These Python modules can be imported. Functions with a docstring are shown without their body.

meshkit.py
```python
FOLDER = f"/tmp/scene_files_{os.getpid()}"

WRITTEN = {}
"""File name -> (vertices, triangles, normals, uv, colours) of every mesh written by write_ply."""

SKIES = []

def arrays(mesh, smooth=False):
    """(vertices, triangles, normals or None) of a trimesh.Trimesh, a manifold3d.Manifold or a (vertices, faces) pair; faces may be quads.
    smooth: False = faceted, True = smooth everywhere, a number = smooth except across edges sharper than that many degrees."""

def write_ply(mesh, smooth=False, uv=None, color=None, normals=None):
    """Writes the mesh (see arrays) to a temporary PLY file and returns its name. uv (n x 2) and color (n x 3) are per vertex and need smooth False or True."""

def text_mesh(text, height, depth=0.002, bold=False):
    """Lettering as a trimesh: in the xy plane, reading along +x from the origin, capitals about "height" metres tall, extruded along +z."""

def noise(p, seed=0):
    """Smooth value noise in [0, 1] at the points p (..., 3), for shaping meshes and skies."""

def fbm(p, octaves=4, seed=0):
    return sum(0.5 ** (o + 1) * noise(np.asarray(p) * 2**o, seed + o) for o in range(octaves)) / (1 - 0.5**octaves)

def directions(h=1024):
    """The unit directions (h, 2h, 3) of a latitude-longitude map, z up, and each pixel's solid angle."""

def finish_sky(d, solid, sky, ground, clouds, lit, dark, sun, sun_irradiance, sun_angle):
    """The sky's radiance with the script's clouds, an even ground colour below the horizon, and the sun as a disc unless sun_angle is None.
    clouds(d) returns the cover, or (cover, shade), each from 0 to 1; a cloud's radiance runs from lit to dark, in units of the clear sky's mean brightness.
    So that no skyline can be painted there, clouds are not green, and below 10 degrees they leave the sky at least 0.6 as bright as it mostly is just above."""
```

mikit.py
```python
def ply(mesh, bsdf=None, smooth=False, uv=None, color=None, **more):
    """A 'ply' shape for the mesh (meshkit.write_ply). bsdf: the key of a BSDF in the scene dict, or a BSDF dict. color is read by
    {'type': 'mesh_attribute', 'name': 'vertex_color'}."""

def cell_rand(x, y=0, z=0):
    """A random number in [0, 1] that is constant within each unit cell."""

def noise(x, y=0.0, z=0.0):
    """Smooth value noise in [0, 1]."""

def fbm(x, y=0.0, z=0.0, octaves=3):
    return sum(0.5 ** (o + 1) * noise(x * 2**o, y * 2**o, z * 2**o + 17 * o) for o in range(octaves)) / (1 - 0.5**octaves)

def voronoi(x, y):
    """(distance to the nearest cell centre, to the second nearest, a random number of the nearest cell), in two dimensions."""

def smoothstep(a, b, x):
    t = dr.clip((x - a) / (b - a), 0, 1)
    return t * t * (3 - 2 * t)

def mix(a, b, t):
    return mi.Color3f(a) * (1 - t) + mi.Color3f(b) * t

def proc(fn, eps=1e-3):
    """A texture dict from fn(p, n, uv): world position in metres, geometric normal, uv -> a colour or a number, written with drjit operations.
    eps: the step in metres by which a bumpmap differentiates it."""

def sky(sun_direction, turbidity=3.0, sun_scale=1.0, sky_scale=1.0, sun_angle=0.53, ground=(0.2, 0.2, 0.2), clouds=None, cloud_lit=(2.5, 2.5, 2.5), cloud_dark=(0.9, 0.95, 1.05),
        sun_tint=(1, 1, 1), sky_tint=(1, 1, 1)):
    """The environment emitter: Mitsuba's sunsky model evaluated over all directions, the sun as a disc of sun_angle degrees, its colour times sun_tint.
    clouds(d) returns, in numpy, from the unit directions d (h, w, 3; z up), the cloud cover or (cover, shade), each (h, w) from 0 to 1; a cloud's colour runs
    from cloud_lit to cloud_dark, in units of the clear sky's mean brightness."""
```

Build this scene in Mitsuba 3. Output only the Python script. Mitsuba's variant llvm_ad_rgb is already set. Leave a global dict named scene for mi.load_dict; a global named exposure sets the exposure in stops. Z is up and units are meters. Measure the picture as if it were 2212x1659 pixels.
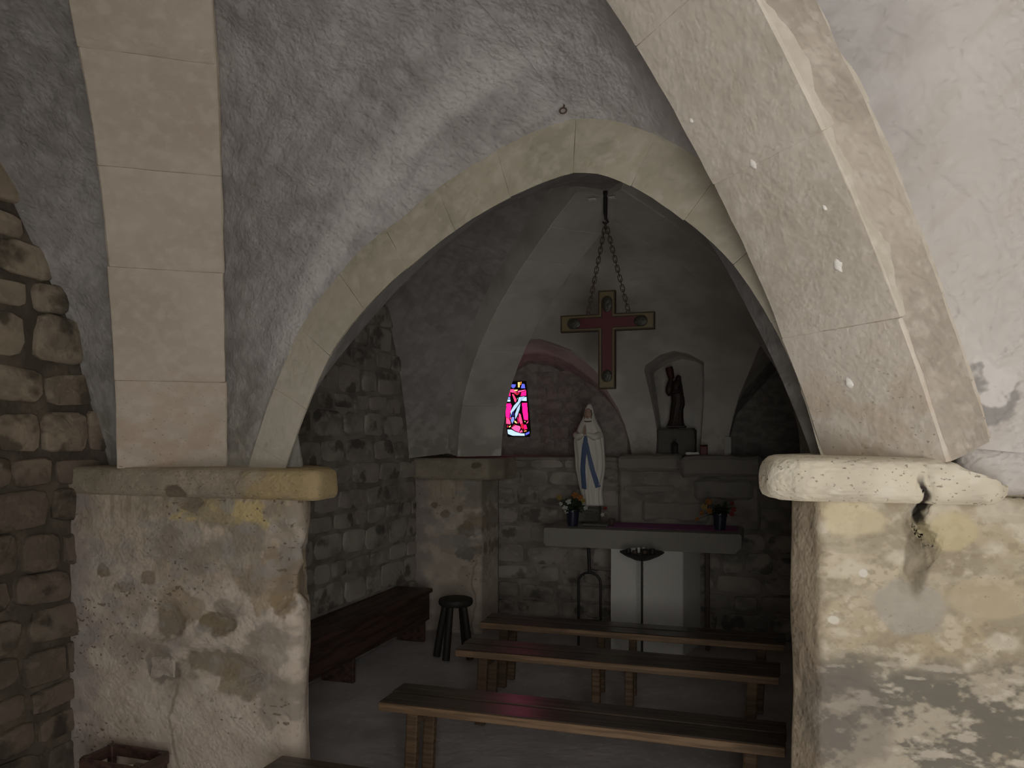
import math, random
import numpy as np, trimesh, manifold3d as m3
import drjit as dr
import mitsuba as mi
import mikit, meshkit
from mikit import noise, fbm, voronoi, smoothstep, mix
from shapely.geometry import Polygon, LineString
T = mi.ScalarTransform4f
scene, labels = {'type': 'scene'}, {}

# ------------------------------------------------------------------ camera, light, exposure
# World: x across the crypt (left wall at x=-3.14), y from the visitor towards the altar, z up, floor at 0.
YAW = math.radians(18)
scene['sensor'] = {'type': 'perspective', 'fov': math.degrees(2 * math.atan(1106 / 1720)), 'fov_axis': 'x', 'near_clip': 0.05, 'far_clip': 100,
                   'principal_point_offset_y': -0.0726,
                   'to_world': T().look_at(origin=[0, 0, 1.75], target=[-math.sin(YAW), math.cos(YAW), 1.75], up=[0, 0, 1])}
exposure = -0.05
# daylight through the glazed entrance door behind the visitor: (x0, x1, z0, z1), radiance
DOOR, DAYLIGHT = (-.10, 1.0, .45, 2.40), (10.8, 10.5, 10.1)
WINDOW_LEVEL = 4.0

rng = np.random.default_rng(7)
random.seed(7)

# ------------------------------------------------------------------ bookkeeping
def numbered(k):
    if k not in scene and k not in labels and not any(q.startswith(k + '__') for q in scene):
        return k
    i = 1
    while True:
        q = f'{k}_{i:03d}'
        if q not in scene and q not in labels:
            return q
        i += 1

def thing(name, label, cat, group=None):
    k = numbered(name)
    labels[k] = {'label': label, 'category': cat}
    if group:
        labels[k]['group'] = group
    return k

def struct(name, label=None):
    labels[name] = {'kind': 'structure'}
    if label:
        labels[name]['label'] = label
    return name

_count = {}
def part(parent, name, mesh, bsdf, smooth=30, label=None, **more):
    k = parent + '__' + name
    n = _count.get(k, 0)
    _count[k] = n + 1
    if n:
        k = f'{k}_{n:03d}'
    scene[k] = mikit.ply(mesh, bsdf, smooth, **more) if not isinstance(mesh, dict) else mesh
    if label:
        labels[k] = {'label': label}
    return k

def whole(name, label, cat, mesh, bsdf, smooth=30, group=None):
    k = thing(name, label, cat, group)
    scene[k] = mikit.ply(mesh, bsdf, smooth)
    return k

# ------------------------------------------------------------------ mesh helpers
V = lambda *a: np.array(a, float)
def norm(a):
    a = np.asarray(a, float)
    return a / np.linalg.norm(a, axis=-1, keepdims=True)

def cat(*ms):
    return trimesh.util.concatenate([m for m in ms])

def grid(P):
    n, m = P.shape[:2]
    i, j = np.meshgrid(np.arange(n - 1), np.arange(m - 1), indexing='ij')
    a = i * m + j
    q = np.stack([a, a + 1, a + m + 1, a + m], -1).reshape(-1, 4)
    return trimesh.Trimesh(P.reshape(-1, 3), np.vstack([q[:, [0, 1, 2]], q[:, [0, 2, 3]]]), process=False)

def loft(R, caps=True, closed=True):
    R = np.asarray(R, float)
    n, m = R.shape[:2]
    j = np.arange(m if closed else m - 1)
    f = []
    for i in range(n - 1):
        a, b = i * m + j, i * m + (j + 1) % m
        f += [np.stack([a, b, b + m], -1), np.stack([a, b + m, a + m], -1)]
    v = R.reshape(-1, 3)
    if caps:
        v = np.vstack([v, R[0].mean(0), R[-1].mean(0)])
        k = n * m
        a, b = j, (j + 1) % m
        f += [np.stack([b, a, np.full_like(a, k)], -1), np.stack([a + (n - 1) * m, b + (n - 1) * m, np.full_like(a, k + 1)], -1)]
    msh = trimesh.Trimesh(v, np.vstack(f), process=False)
    if caps and msh.volume < 0:
        msh.invert()
    return msh

def hull(pts):
    return trimesh.convex.convex_hull(np.asarray(pts, float))

def cbox(size, bev=0.004, at=(0, 0, 0), rotz=0):
    sx, sy, sz = [s / 2 for s in size]
    b = min(bev, sx * .6, sy * .6, sz * .6)
    p = []
    for x in (-1, 1):
        for y in (-1, 1):
            for z in (-1, 1):
                p += [(x * (sx - b), y * (sy - b), z * sz), (x * (sx - b), y * sy, z * (sz - b)), (x * sx, y * (sy - b), z * (sz - b))]
    m = hull(p)
    if rotz:
        m.apply_transform(trimesh.transformations.rotation_matrix(rotz, [0, 0, 1]))
    m.apply_translation(at)
    return m

def bar(a, b, w, d, bev=0.003):
    """a squared post from a to b, w across x, d across y"""
    a, b = np.asarray(a, float), np.asarray(b, float)
    p = []
    for c in (a, b):
        for x, y in ((1, .75), (.75, 1), (-.75, 1), (-1, .75), (-1, -.75), (-.75, -1), (.75, -1), (1, -.75)):
            p.append(c + V(x * w / 2, y * d / 2, 0))
    return hull(p)

def tube(pts, r, sides=8):
    p = np.asarray(pts, float)
    t = norm(np.gradient(p, axis=0))
    ref = V(0, 0, 1) if abs(t[0, 2]) < .8 else V(1, 0, 0)
    a = [norm(np.cross(t[0], ref))]
    for q in t[1:]:
        a.append(norm(a[-1] - q * np.dot(a[-1], q)))
    a = np.array(a); b = np.cross(t, a)
    ang = np.arange(sides) * 2 * np.pi / sides
    rr = np.broadcast_to(r, (len(p),))[:, None, None]
    return loft(p[:, None] + rr * (np.cos(ang)[None, :, None] * a[:, None] + np.sin(ang)[None, :, None] * b[:, None]))

def lathe(profile, sides=24, at=(0, 0, 0)):
    ang = np.arange(sides) * 2 * np.pi / sides
    R = [np.stack([r * np.cos(ang), r * np.sin(ang), np.full(sides, z)], -1) for r, z in profile]
    m = loft(np.array(R)); m.apply_translation(at)
    return m

def prism(poly, y0, y1):
    """polygon in x,z extruded along y"""
    m = trimesh.creation.extrude_polygon(poly if isinstance(poly, Polygon) else Polygon(poly), y1 - y0, engine='earcut')
    v = m.vertices.copy()
    m.vertices = np.stack([v[:, 0], y0 + v[:, 2], v[:, 1]], -1)
    m.invert()
    if m.volume < 0:
        m.invert()
    return m

def rough(m, amp, scale, seed=0, octaves=3):
    n = m.vertex_normals
    d = meshkit.fbm(m.vertices * scale + 31.7, octaves, seed) - .5
    m.vertices = m.vertices + n * (d * 2 * amp)[:, None]
    return m

def refined(m, edge):
    v, f = trimesh.remesh.subdivide_to_size(m.vertices, m.faces, edge)
    o = trimesh.Trimesh(v, f); o.merge_vertices()
    return o

def resample(poly, step):
    ring = poly.exterior
    n = max(12, int(ring.length / step))
    p = np.array([ring.interpolate(i / n, normalized=True).coords[0] for i in range(n)])
    if Polygon(p).exterior.is_ccw is False:
        p = p[::-1]
    t = norm(np.roll(p, -1, 0) - np.roll(p, 1, 0))
    return p, np.stack([t[:, 1], -t[:, 0]], -1)

def bumpy_column(plan, profile, step=.03, amp=.008, scale=4.0, seed=0, r=.04, extra=None):
    """a mass of masonry standing on a plan; profile is [(z, offset outwards)]"""
    poly = Polygon(plan).buffer(-r).buffer(r, quad_segs=6)
    p, n = resample(poly, step)
    rings = []
    for z, off in profile:
        q = p + n * off
        P = np.column_stack([q, np.full(len(q), z)])
        d = (meshkit.fbm(P * scale + 11, 4, seed) - .5) * 2 * amp
        if extra is not None:
            d = d + extra(P)
        P[:, :2] += n * d[:, None]
        rings.append(P)
    return loft(np.array(rings))

def rows(z0, z1, step=.03, off=0):
    return [(z, off) for z in np.linspace(z0, z1, max(2, int((z1 - z0) / step)))]

# ------------------------------------------------------------------ materials
def diffuse(fn, rough_=.9, spec=.25):
    return {'type': 'principled', 'base_color': mikit.proc(fn), 'roughness': rough_, 'specular': spec}
def bumped(b, fn, scale, eps=2e-3):
    return {'type': 'twosided', 'b': {'type': 'bumpmap', 'arbitrary': mikit.proc(fn, eps), 'scale': scale, 'b': b}}
def flat(c, rough_=.8, spec=.3, metallic=0.0):
    return {'type': 'twosided', 'b': {'type': 'principled', 'base_color': {'type': 'rgb', 'value': list(c)}, 'roughness': rough_, 'specular': spec, 'metallic': metallic}}

def grain(p, n, uv):
    return fbm(p.x * 22, p.y * 22, p.z * 22, 3) + .5 * fbm(p.x * 90, p.y * 90, p.z * 90, 2)

def streaks(p):
    return fbm((p.x + p.z) * 5, (p.x - p.z) * 20, p.y * 13, 4)
def web_col(p, n, uv):
    a = fbm(p.x * 2.2, p.y * 2.2, p.z * 2.2 + 3, 5)
    b = fbm(p.x * 14, p.y * 14, p.z * 14, 4)
    st = streaks(p)
    c = mix((.36, .345, .335), (.265, .25, .24), smoothstep(.3, .7, a))
    c = mix(c, (.43, .415, .405), smoothstep(.4, .7, b) * .5)
    c = mix(c, (.23, .22, .21), smoothstep(.46, .70, st) * .35)
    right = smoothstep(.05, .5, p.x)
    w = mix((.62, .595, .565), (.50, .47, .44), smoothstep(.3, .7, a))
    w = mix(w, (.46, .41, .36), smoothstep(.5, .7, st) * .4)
    c = mix(c, w, right)  # right-hand web made lighter in colour to carry its stronger light
    q, off = (p.x - A0[0]) * AD[0] + (p.y - A0[1]) * AD[1], (p.x - A0[0]) * AN[0] + (p.y - A0[1]) * AN[1]
    ring = dr.sqrt(dr.square(q - 1.69) + dr.square(p.z - 1.103)) - 2.03 + (b - .5) * .05
    fresh = smoothstep(-.05, .0, ring) * smoothstep(.11, .03, ring) * smoothstep(-.32, -.15, off)
    c = mix(c, (.47, .455, .44), fresh * .7 * (1 - right))
    low = smoothstep(2.15, 1.65, p.z + .5 * (b - .5))
    c = mix(c, mix((.26, .25, .21), (.40, .38, .33), smoothstep(.4, .6, b)), low * .6 * (1 - right))
    scar = smoothstep(.3, .6, dr.exp(-dr.square((p.x - .56) / .10) - dr.square((p.z - 1.86) / .10)) + (fbm(p.x * 22, p.y * 22, p.z * 22, 4) - .5) * 1.1)
    return mix(c, mix((.24, .23, .22), (.60, .58, .55), smoothstep(.45, .55, b)), scar * right * .8)
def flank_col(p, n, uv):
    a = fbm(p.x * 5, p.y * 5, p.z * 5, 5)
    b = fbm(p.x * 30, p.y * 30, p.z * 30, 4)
    c = mix((.46, .405, .345), (.36, .315, .265), smoothstep(.3, .7, a))  # brown mortar tone that also paints in the shade of the rib flank
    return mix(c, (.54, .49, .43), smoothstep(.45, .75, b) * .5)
def rib_col(p, n, uv):
    a = fbm(p.x * 3, p.y * 3, p.z * 3, 5)
    b = fbm(p.x * 26, p.y * 26, p.z * 26, 4)
    c = mix((.58, .53, .455), (.50, .45, .375), smoothstep(.3, .7, a))
    c = mix(c, (.63, .59, .52), smoothstep(.4, .75, b) * .5)
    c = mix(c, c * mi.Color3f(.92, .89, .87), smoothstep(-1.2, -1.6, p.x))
    low = smoothstep(2.2, 1.7, p.z)
    c = mix(c, (.47, .35, .26), low * smoothstep(.42, .66, fbm(p.x * 9 + 5, p.y * 9, p.z * 9, 4)) * .5)
    pits = smoothstep(.70, .80, fbm(p.x * 110, p.y * 110, p.z * 110, 3)) * (.15 + .85 * low)
    return mix(c, (.20, .165, .125), pits * .7)
def arch_col(p, n, uv):
    a = fbm(p.x * 5, p.y * 5, p.z * 5, 5)
    b = fbm(p.x * 24, p.y * 24, p.z * 24, 4)
    c = mix((.37, .34, .265), (.30, .28, .215), smoothstep(.3, .7, a))
    c = mix(c, (.45, .42, .35), smoothstep(.4, .75, b) * .5)
    low = smoothstep(2.5, 1.8, p.z)
    return mix(c, (.58, .54, .46), low * .6)

def blob(p, x, z, rx, rz, wob=1.9, k=15.0, soft=.13):
    """a ragged stain: 1 inside, torn into specks towards its rim"""
    w = fbm(p.x * k + 3 * x, p.z * k + z, p.y * k, 6) - .5
    d = dr.square((p.x - x) / rx) + dr.square((p.z - z) / rz)
    return smoothstep(.42 - soft, .42 + soft, dr.exp(-.8 * d) + w * wob * dr.exp(-.25 * d))

def pier_left_col(p, n, uv):
    a = fbm(p.x * 3.5, p.y * 3.5, p.z * 3.5, 4)
    b = fbm(p.x * 12, p.y * 12, p.z * 12, 3)
    c = mix((.56, .485, .405), (.46, .39, .32), smoothstep(.3, .7, a))
    c = mix(c, (.63, .57, .49), smoothstep(.4, .75, b) * .5)
    up = smoothstep(1.0, 1.45, p.z + (a - .5) * .6)
    c = mix(c, (.41, .34, .235), up * .5)
    streak = fbm(p.x * 30, p.y * 30, p.z * 3.5, 3)
    c = mix(c, (.30, .235, .16), up * smoothstep(.52, .68, streak) * .6)
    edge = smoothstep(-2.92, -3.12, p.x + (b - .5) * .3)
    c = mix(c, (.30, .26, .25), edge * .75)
    c = mix(c, (.54, .43, .19), blob(p, -2.26, 1.43, .26, .07) * .75)
    for x, z, rx, rz, col, k in ((-2.60, .935, .09, .065, (.22, .175, .12), .85), (-2.50, 1.01, .13, .07, (.30, .24, .16), .7), (-2.33, .94, .085, .05, (.17, .135, .08), .85),
                                 (-2.63, .715, .10, .07, (.17, .16, .15), .8), (-2.34, .76, .20, .06, (.22, .18, .12), .8), (-2.20, .70, .10, .07, (.24, .20, .13), .75),
                                 (-1.99, 1.20, .07, .18, (.22, .155, .085), .8), (-2.10, 1.13, .09, .11, (.29, .215, .13), .6), (-2.12, .80, .12, .12, (.27, .23, .19), .55),
                                 (-2.95, 1.145, .035, .03, (.20, .15, .10), .8), (-2.83, 1.07, .05, .035, (.24, .18, .12), .75), (-2.70, 1.12, .03, .03, (.26, .19, .13), .8),
                                 (-2.04, .63, .12, .10, (.24, .21, .18), .6), (-2.78, .80, .16, .08, (.34, .30, .25), .55), (-2.47, 1.47, .06, .03, (.17, .13, .09), .8),
                                 (-2.52, 1.28, .17, .10, (.36, .335, .29), .7), (-2.22, 1.28, .12, .10, (.33, .30, .24), .7), (-1.99, 1.37, .10, .09, (.40, .36, .30), .7)):
        c = mix(c, col, blob(p, x, z, rx, rz) * k)
    dirt = smoothstep(.44, .60, fbm(p.x * 7 + 20, p.y * 7, p.z * 9, 6)) * smoothstep(.55, .85, p.z + .12 * dr.sin(p.x * 9)) * smoothstep(-3.1, -2.5, p.x)
    c = mix(c, (.25, .215, .17), dirt * .65)
    grey = smoothstep(.52, .66, fbm(p.x * 11 + 3, p.y * 11, p.z * 11 + 9, 6)) * smoothstep(.5, .9, p.z)
    c = mix(c, (.33, .32, .31), grey * .5)
    crackl = smoothstep(.012, .004, dr.abs(p.x + 2.56 + .02 * dr.sin(p.z * 17) + (b - .5) * .05)) * smoothstep(.75, .6, p.z)
    c = mix(c, (.25, .21, .16), crackl * .6)
    pits = smoothstep(.70, .76, fbm(p.x * 60, p.y * 60, p.z * 60, 2)) * smoothstep(.45, .6, a)
    return mix(c, (.16, .125, .09), pits * .8)
def pier_right_col(p, n, uv):
    a = fbm(p.x * 3.5, p.y * 3.5, p.z * 3.5 + 8, 4)
    b = fbm(p.x * 14, p.y * 14, p.z * 14, 3)
    h = fbm(p.x * 5, p.y * 5, p.z * 24, 3)
    c = mix((.47, .41, .305), (.345, .285, .19), smoothstep(.3, .7, a))
    c = mix(c, (.25, .21, .15), smoothstep(.46, .62, fbm(p.x * 10, p.y * 10, p.z * 12 + 5, 6)) * .6)
    c = mix(c, (.55, .49, .385), smoothstep(.50, .66, fbm(p.x * 24 + 4, p.y * 24, p.z * 24, 5)) * .5)
    c = mix(c, (.26, .215, .15), smoothstep(.52, .70, fbm(p.x * 70, p.y * 70, p.z * 70, 4)) * .5)
    c = mix(c, (.60, .555, .46), smoothstep(.52, .7, b) * .5)
    c = mix(c, (.34, .295, .215), smoothstep(.52, .70, h) * .45)
    low = smoothstep(1.19, 1.09, p.z + (b - .5) * .12)
    c = mix(c, (.36, .32, .255), low * .8)
    c = mix(c, (.12, .11, .09), low * smoothstep(.40, .56, fbm(p.x * 7, p.y * 7, p.z * 10 + 3, 6) + .35 * (fbm(p.x * 60, p.y * 60, p.z * 60, 3) - .5)) * .85)
    c = mix(c, (.50, .45, .375), low * smoothstep(.54, .66, fbm(p.x * 16 + 7, p.y * 16, p.z * 30, 5)) * .7)
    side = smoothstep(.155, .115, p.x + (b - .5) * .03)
    c = mix(c, mix((.30, .245, .175), (.19, .15, .105), smoothstep(.4, .6, fbm(p.x * 30, p.y * 30, p.z * 5, 4))), side * .85)  # streaky brown, with the shade of the turned-away chamfer put into the colour
    crack = smoothstep(.014, .006, dr.abs(p.x - .392 - .008 * dr.sin(p.z * 60) - (b - .5) * .02)) * smoothstep(1.44, 1.50, p.z)
    c = mix(c, (.03, .025, .02), crack)
    for x, z, rx, rz, col, k in ((.358, 1.29, .085, .075, (.34, .315, .27), .8), (.20, .97, .11, .14, (.16, .14, .12), .55), (.377, 1.42, .03, .085, (.20, .17, .12), .75),
                                 (.244, 1.38, .012, .012, (.62, .60, .55), .8), (.167, 1.245, .014, .010, (.60, .57, .50), .8), (.455, 1.50, .07, .05, (.50, .43, .26), .7),
                                 (.215, 1.53, .08, .05, (.56, .49, .33), .7), (.56, 1.33, .10, .05, (.45, .38, .26), .6)):
        c = mix(c, col, blob(p, x, z, rx, rz, .7, 18) * k)
    pits = smoothstep(.70, .82, fbm(p.x * 120, p.y * 120, p.z * 120, 3)) * smoothstep(.4, .6, a)
    return mix(c, (.2, .16, .11), pits * .6)
def capital_col(p, n, uv):
    a = fbm(p.x * 5, p.y * 5, p.z * 5, 4)
    b = fbm(p.x * 18, p.y * 18, p.z * 18, 3)
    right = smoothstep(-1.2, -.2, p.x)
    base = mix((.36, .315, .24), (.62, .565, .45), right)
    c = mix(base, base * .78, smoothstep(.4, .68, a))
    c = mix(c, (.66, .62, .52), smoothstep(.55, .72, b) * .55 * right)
    c = mix(c, (.40, .30, .14), smoothstep(.35, .6, smoothstep(-2.3, -1.9, p.x) * .6 + (a - .3)) * (1 - right) * .7)
    c = mix(c, (.13, .10, .07), blob(p, -2.52, 1.515, .05, .03) * .8)
    c = mix(c, (.25, .21, .15), smoothstep(.48, .62, fbm(p.x * 9, p.y * 9, p.z * 9 + 7, 6)) * (1 - right) * .5)
    crack = smoothstep(.012, .004, dr.abs(p.x - .388 - .01 * dr.sin(p.z * 60) - (b - .5) * .015)) * smoothstep(1.67, 1.62, p.z)
    c = mix(c, (.04, .03, .025), crack)
    pits = smoothstep(.66, .80, fbm(p.x * 110, p.y * 110, p.z * 110, 3))
    return mix(c, (.16, .13, .09), pits * .75)
def rubble_col(p, n, uv):
    a = fbm(p.x * 4.1, p.y * 4.1, p.z * 4.1, 4)
    r = fbm(p.x * 1.9 + 9, p.y * 1.9, p.z * 2.2, 2)
    b = fbm(p.x * 20, p.y * 20, p.z * 20, 3)
    c = mix((.38, .35, .305), (.23, .215, .19), smoothstep(.36, .64, a))
    c = mix(c, (.30, .255, .225), smoothstep(.45, .62, r) * .5)
    c = mix(c, (.42, .385, .33), smoothstep(.56, .72, b) * .5)
    c = mix(c, (.07, .065, .055), smoothstep(.54, .70, fbm(p.x * 7 + 2, p.y * 7, p.z * 7, 5)) * .75)
    return mix(c, c * mix((.44, .40, .36), (.80, .73, .63), smoothstep(1.5, 1.8, p.z)), smoothstep(3.5, 3.3, p.y))  # near bay: brown stone, dimmed further in colour against the door light
def mortar_col(p, n, uv):
    a = fbm(p.x * 8, p.y * 8, p.z * 8, 4)
    c = mix((.30, .275, .24), (.185, .17, .15), smoothstep(.3, .7, a))
    return mix(c, c * mi.Color3f(.42, .38, .34), smoothstep(3.5, 3.3, p.y))  # near-bay mortar dimmed in its colour in place of shade
def back_col(p, n, uv):
    a = fbm(p.x * 2.6, p.y * 2.6, p.z * 2.6, 4)
    b = fbm(p.x * 11, p.y * 11, p.z * 11, 3)
    c = mix((.58, .555, .505), (.43, .405, .365), smoothstep(.34, .66, a))
    bare = smoothstep(7.45, 7.6, p.y) * smoothstep(-.95, -1.1, p.x) + smoothstep(7.45, 7.6, p.y) * smoothstep(-.6, -.45, p.x)  # depth of both recesses: their shade painted into the plaster colour
    c = mix(c, mix((.30, .275, .25), (.17, .155, .14), smoothstep(.36, .64, fbm(p.x * 20, p.y * 20, p.z * 20, 5))), bare * .75)
    return mix(c, (.26, .24, .20), smoothstep(1.95, 1.6, p.z) * smoothstep(.4, .6, b) * .6)
def floor_col(p, n, uv):
    a = fbm(p.x * 2, p.y * 2, 0.5, 4)
    b = fbm(p.x * 25, p.y * 25, 2.5, 3)
    c = mix((.50, .465, .45), (.39, .36, .345), smoothstep(.3, .7, a))
    return mix(c, (.58, .545, .525), smoothstep(.55, .75, b) * .4)
def wood_top(p, n, uv):
    g = fbm(p.x * 3, p.y * 60, p.z * 60, 4)
    w = fbm(p.x * 2.2, p.y * 3, 1.0, 3)
    return mix(mix((.062, .045, .033), (.034, .025, .019), smoothstep(.35, .65, g)), (.085, .058, .04), smoothstep(.55, .75, w) * .5)
def wood_edge(p, n, uv):
    g = fbm(p.x * 4, p.y * 50, p.z * 70, 4)
    w = fbm(p.x * 5, p.y * 3, 4.0, 3)
    return mix(mix((.24, .155, .09), (.14, .09, .052), smoothstep(.35, .65, g)), (.13, .085, .055), smoothstep(.55, .75, w) * .6)
def wood_leg(p, n, uv):
    return wood_edge(p, n, uv) * .6
def wood_dark(p, n, uv):
    g = fbm(p.x * 30, p.y * 3, p.z * 30, 4)
    return mix((.085, .045, .035), (.04, .024, .02), smoothstep(.35, .65, g))

M = {
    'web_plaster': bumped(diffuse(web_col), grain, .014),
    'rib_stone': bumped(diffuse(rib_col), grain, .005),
    'arch_stone': bumped(diffuse(arch_col), grain, .006),
    'pier_left_plaster': bumped(diffuse(pier_left_col), grain, .010),
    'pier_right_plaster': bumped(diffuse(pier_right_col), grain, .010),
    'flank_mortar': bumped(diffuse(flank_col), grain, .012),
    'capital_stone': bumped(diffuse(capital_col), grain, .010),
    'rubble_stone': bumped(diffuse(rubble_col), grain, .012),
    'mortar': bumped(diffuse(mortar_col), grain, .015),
    'back_plaster': bumped(diffuse(back_col), grain, .008),
    'floor_earth': bumped(diffuse(floor_col, .75, .3), grain, .006),
    'bench_top_wood': {'type': 'twosided', 'b': {'type': 'principled', 'base_color': mikit.proc(wood_top), 'roughness': .27, 'specular': .6}},
    'bench_edge_wood': {'type': 'twosided', 'b': diffuse(wood_edge, .6, .35)},
    'leg_wood': {'type': 'twosided', 'b': diffuse(wood_leg, .6, .35)},
    'dark_wood': {'type': 'twosided', 'b': diffuse(wood_dark, .5, .4)},
    'altar_stone': bumped({'type': 'principled', 'base_color': {'type': 'rgb', 'value': [.26, .25, .22]}, 'roughness': .9, 'specular': .2}, grain, .01),
    'ledge_stone': bumped({'type': 'principled', 'base_color': {'type': 'rgb', 'value': [.25, .235, .205]}, 'roughness': .9, 'specular': .2}, grain, .012),
    'stool_wood': flat((.03, .025, .02), .6, .3),
    'white_stone': bumped({'type': 'principled', 'base_color': {'type': 'rgb', 'value': [.56, .55, .515]}, 'roughness': .9, 'specular': .2}, grain, .006),
    'black_iron': flat((.022, .021, .02), .55, .4),
    'rust_iron': flat((.07, .045, .032), .6, .4),
    'gilt': flat((.13, .10, .045), .45, .5),
    'gilt_dark': flat((.05, .035, .018), .6, .3),
    'cross_red': flat((.085, .012, .015), .5, .4),
    'medallion_green': flat((.035, .032, .022), .5, .4),
    'robe_white': flat((.66, .63, .56), .6, .3),
    'sash_blue': flat((.085, .125, .225), .6, .3),
    'skin_paint': flat((.42, .29, .22), .55, .3),
    'hair_paint': flat((.14, .10, .075), .6, .3),
    'statue_wood': flat((.035, .024, .018), .55, .35),
    'statue_red': flat((.055, .016, .015), .6, .3),
    'niche_stone': flat((.12, .115, .10)),
    'pot_blue': flat((.018, .02, .04), .35, .5),
    'leaf': flat((.035, .055, .025), .6, .3),
    'petal_white': flat((0.403, 0.403, 0.358), .7, .2),
    'petal_yellow': flat((0.273, 0.195, 0.065), .7, .2),
    'petal_orange': flat((0.273, 0.111, 0.033), .7, .2),
    'petal_red': flat((0.195, 0.039, 0.029), .7, .2),
    'paper': flat((.50, .49, .46)),
    'red_box': flat((.12, .025, .022), .5, .4),
    'purple_glow_cloth': flat((.24, .10, .20), .9, .1),  # purple stands for the window glow on the altar top
    'black_lead': flat((.012, .011, .012), .6, .2),
    'lamp_white': flat((.8, .8, .78)),
    'chip_white': flat((.74, .72, .67), .9, .2),
}
for k_, b_ in M.items():
    scene[k_] = b_

# ------------------------------------------------------------------ vault lines
CROWN = V(-1.45, 1.35, 3.64)
KEY = V(-1.07, 5.35, 3.40)

def ease(x):
    x = np.clip(x, 0, 1)
    return x * x * (3 - 2 * x)

class Arch:
    """a curve of points in an upright plane; side = level unit vector across it"""
    def __init__(self, pts, side):
        pts = np.asarray(pts, float)
        s = np.r_[0, np.cumsum(np.linalg.norm(np.diff(pts, axis=0), axis=1))]
        self.len = s[-1]
        self.s, self.pts, self.side = s / s[-1], pts, norm(side)
        t = norm(np.gradient(pts, axis=0))
        r = np.cross(t, self.side)
        if r[len(r) // 2, 2] < 0:
            r = -r
        self.rad = r
    def at(self, s):
        s = np.asarray(s, float)
        return np.stack([np.interp(s, self.s, self.pts[:, k]) for k in range(3)], -1)
    def radial(self, s):
        return norm(np.stack([np.interp(s, self.s, self.rad[:, k]) for k in range(3)], -1))
    def off(self, s, lateral, out):
        s = np.asarray(s, float)
        return self.at(s) + self.side * lateral + self.radial(s) * out

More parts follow.
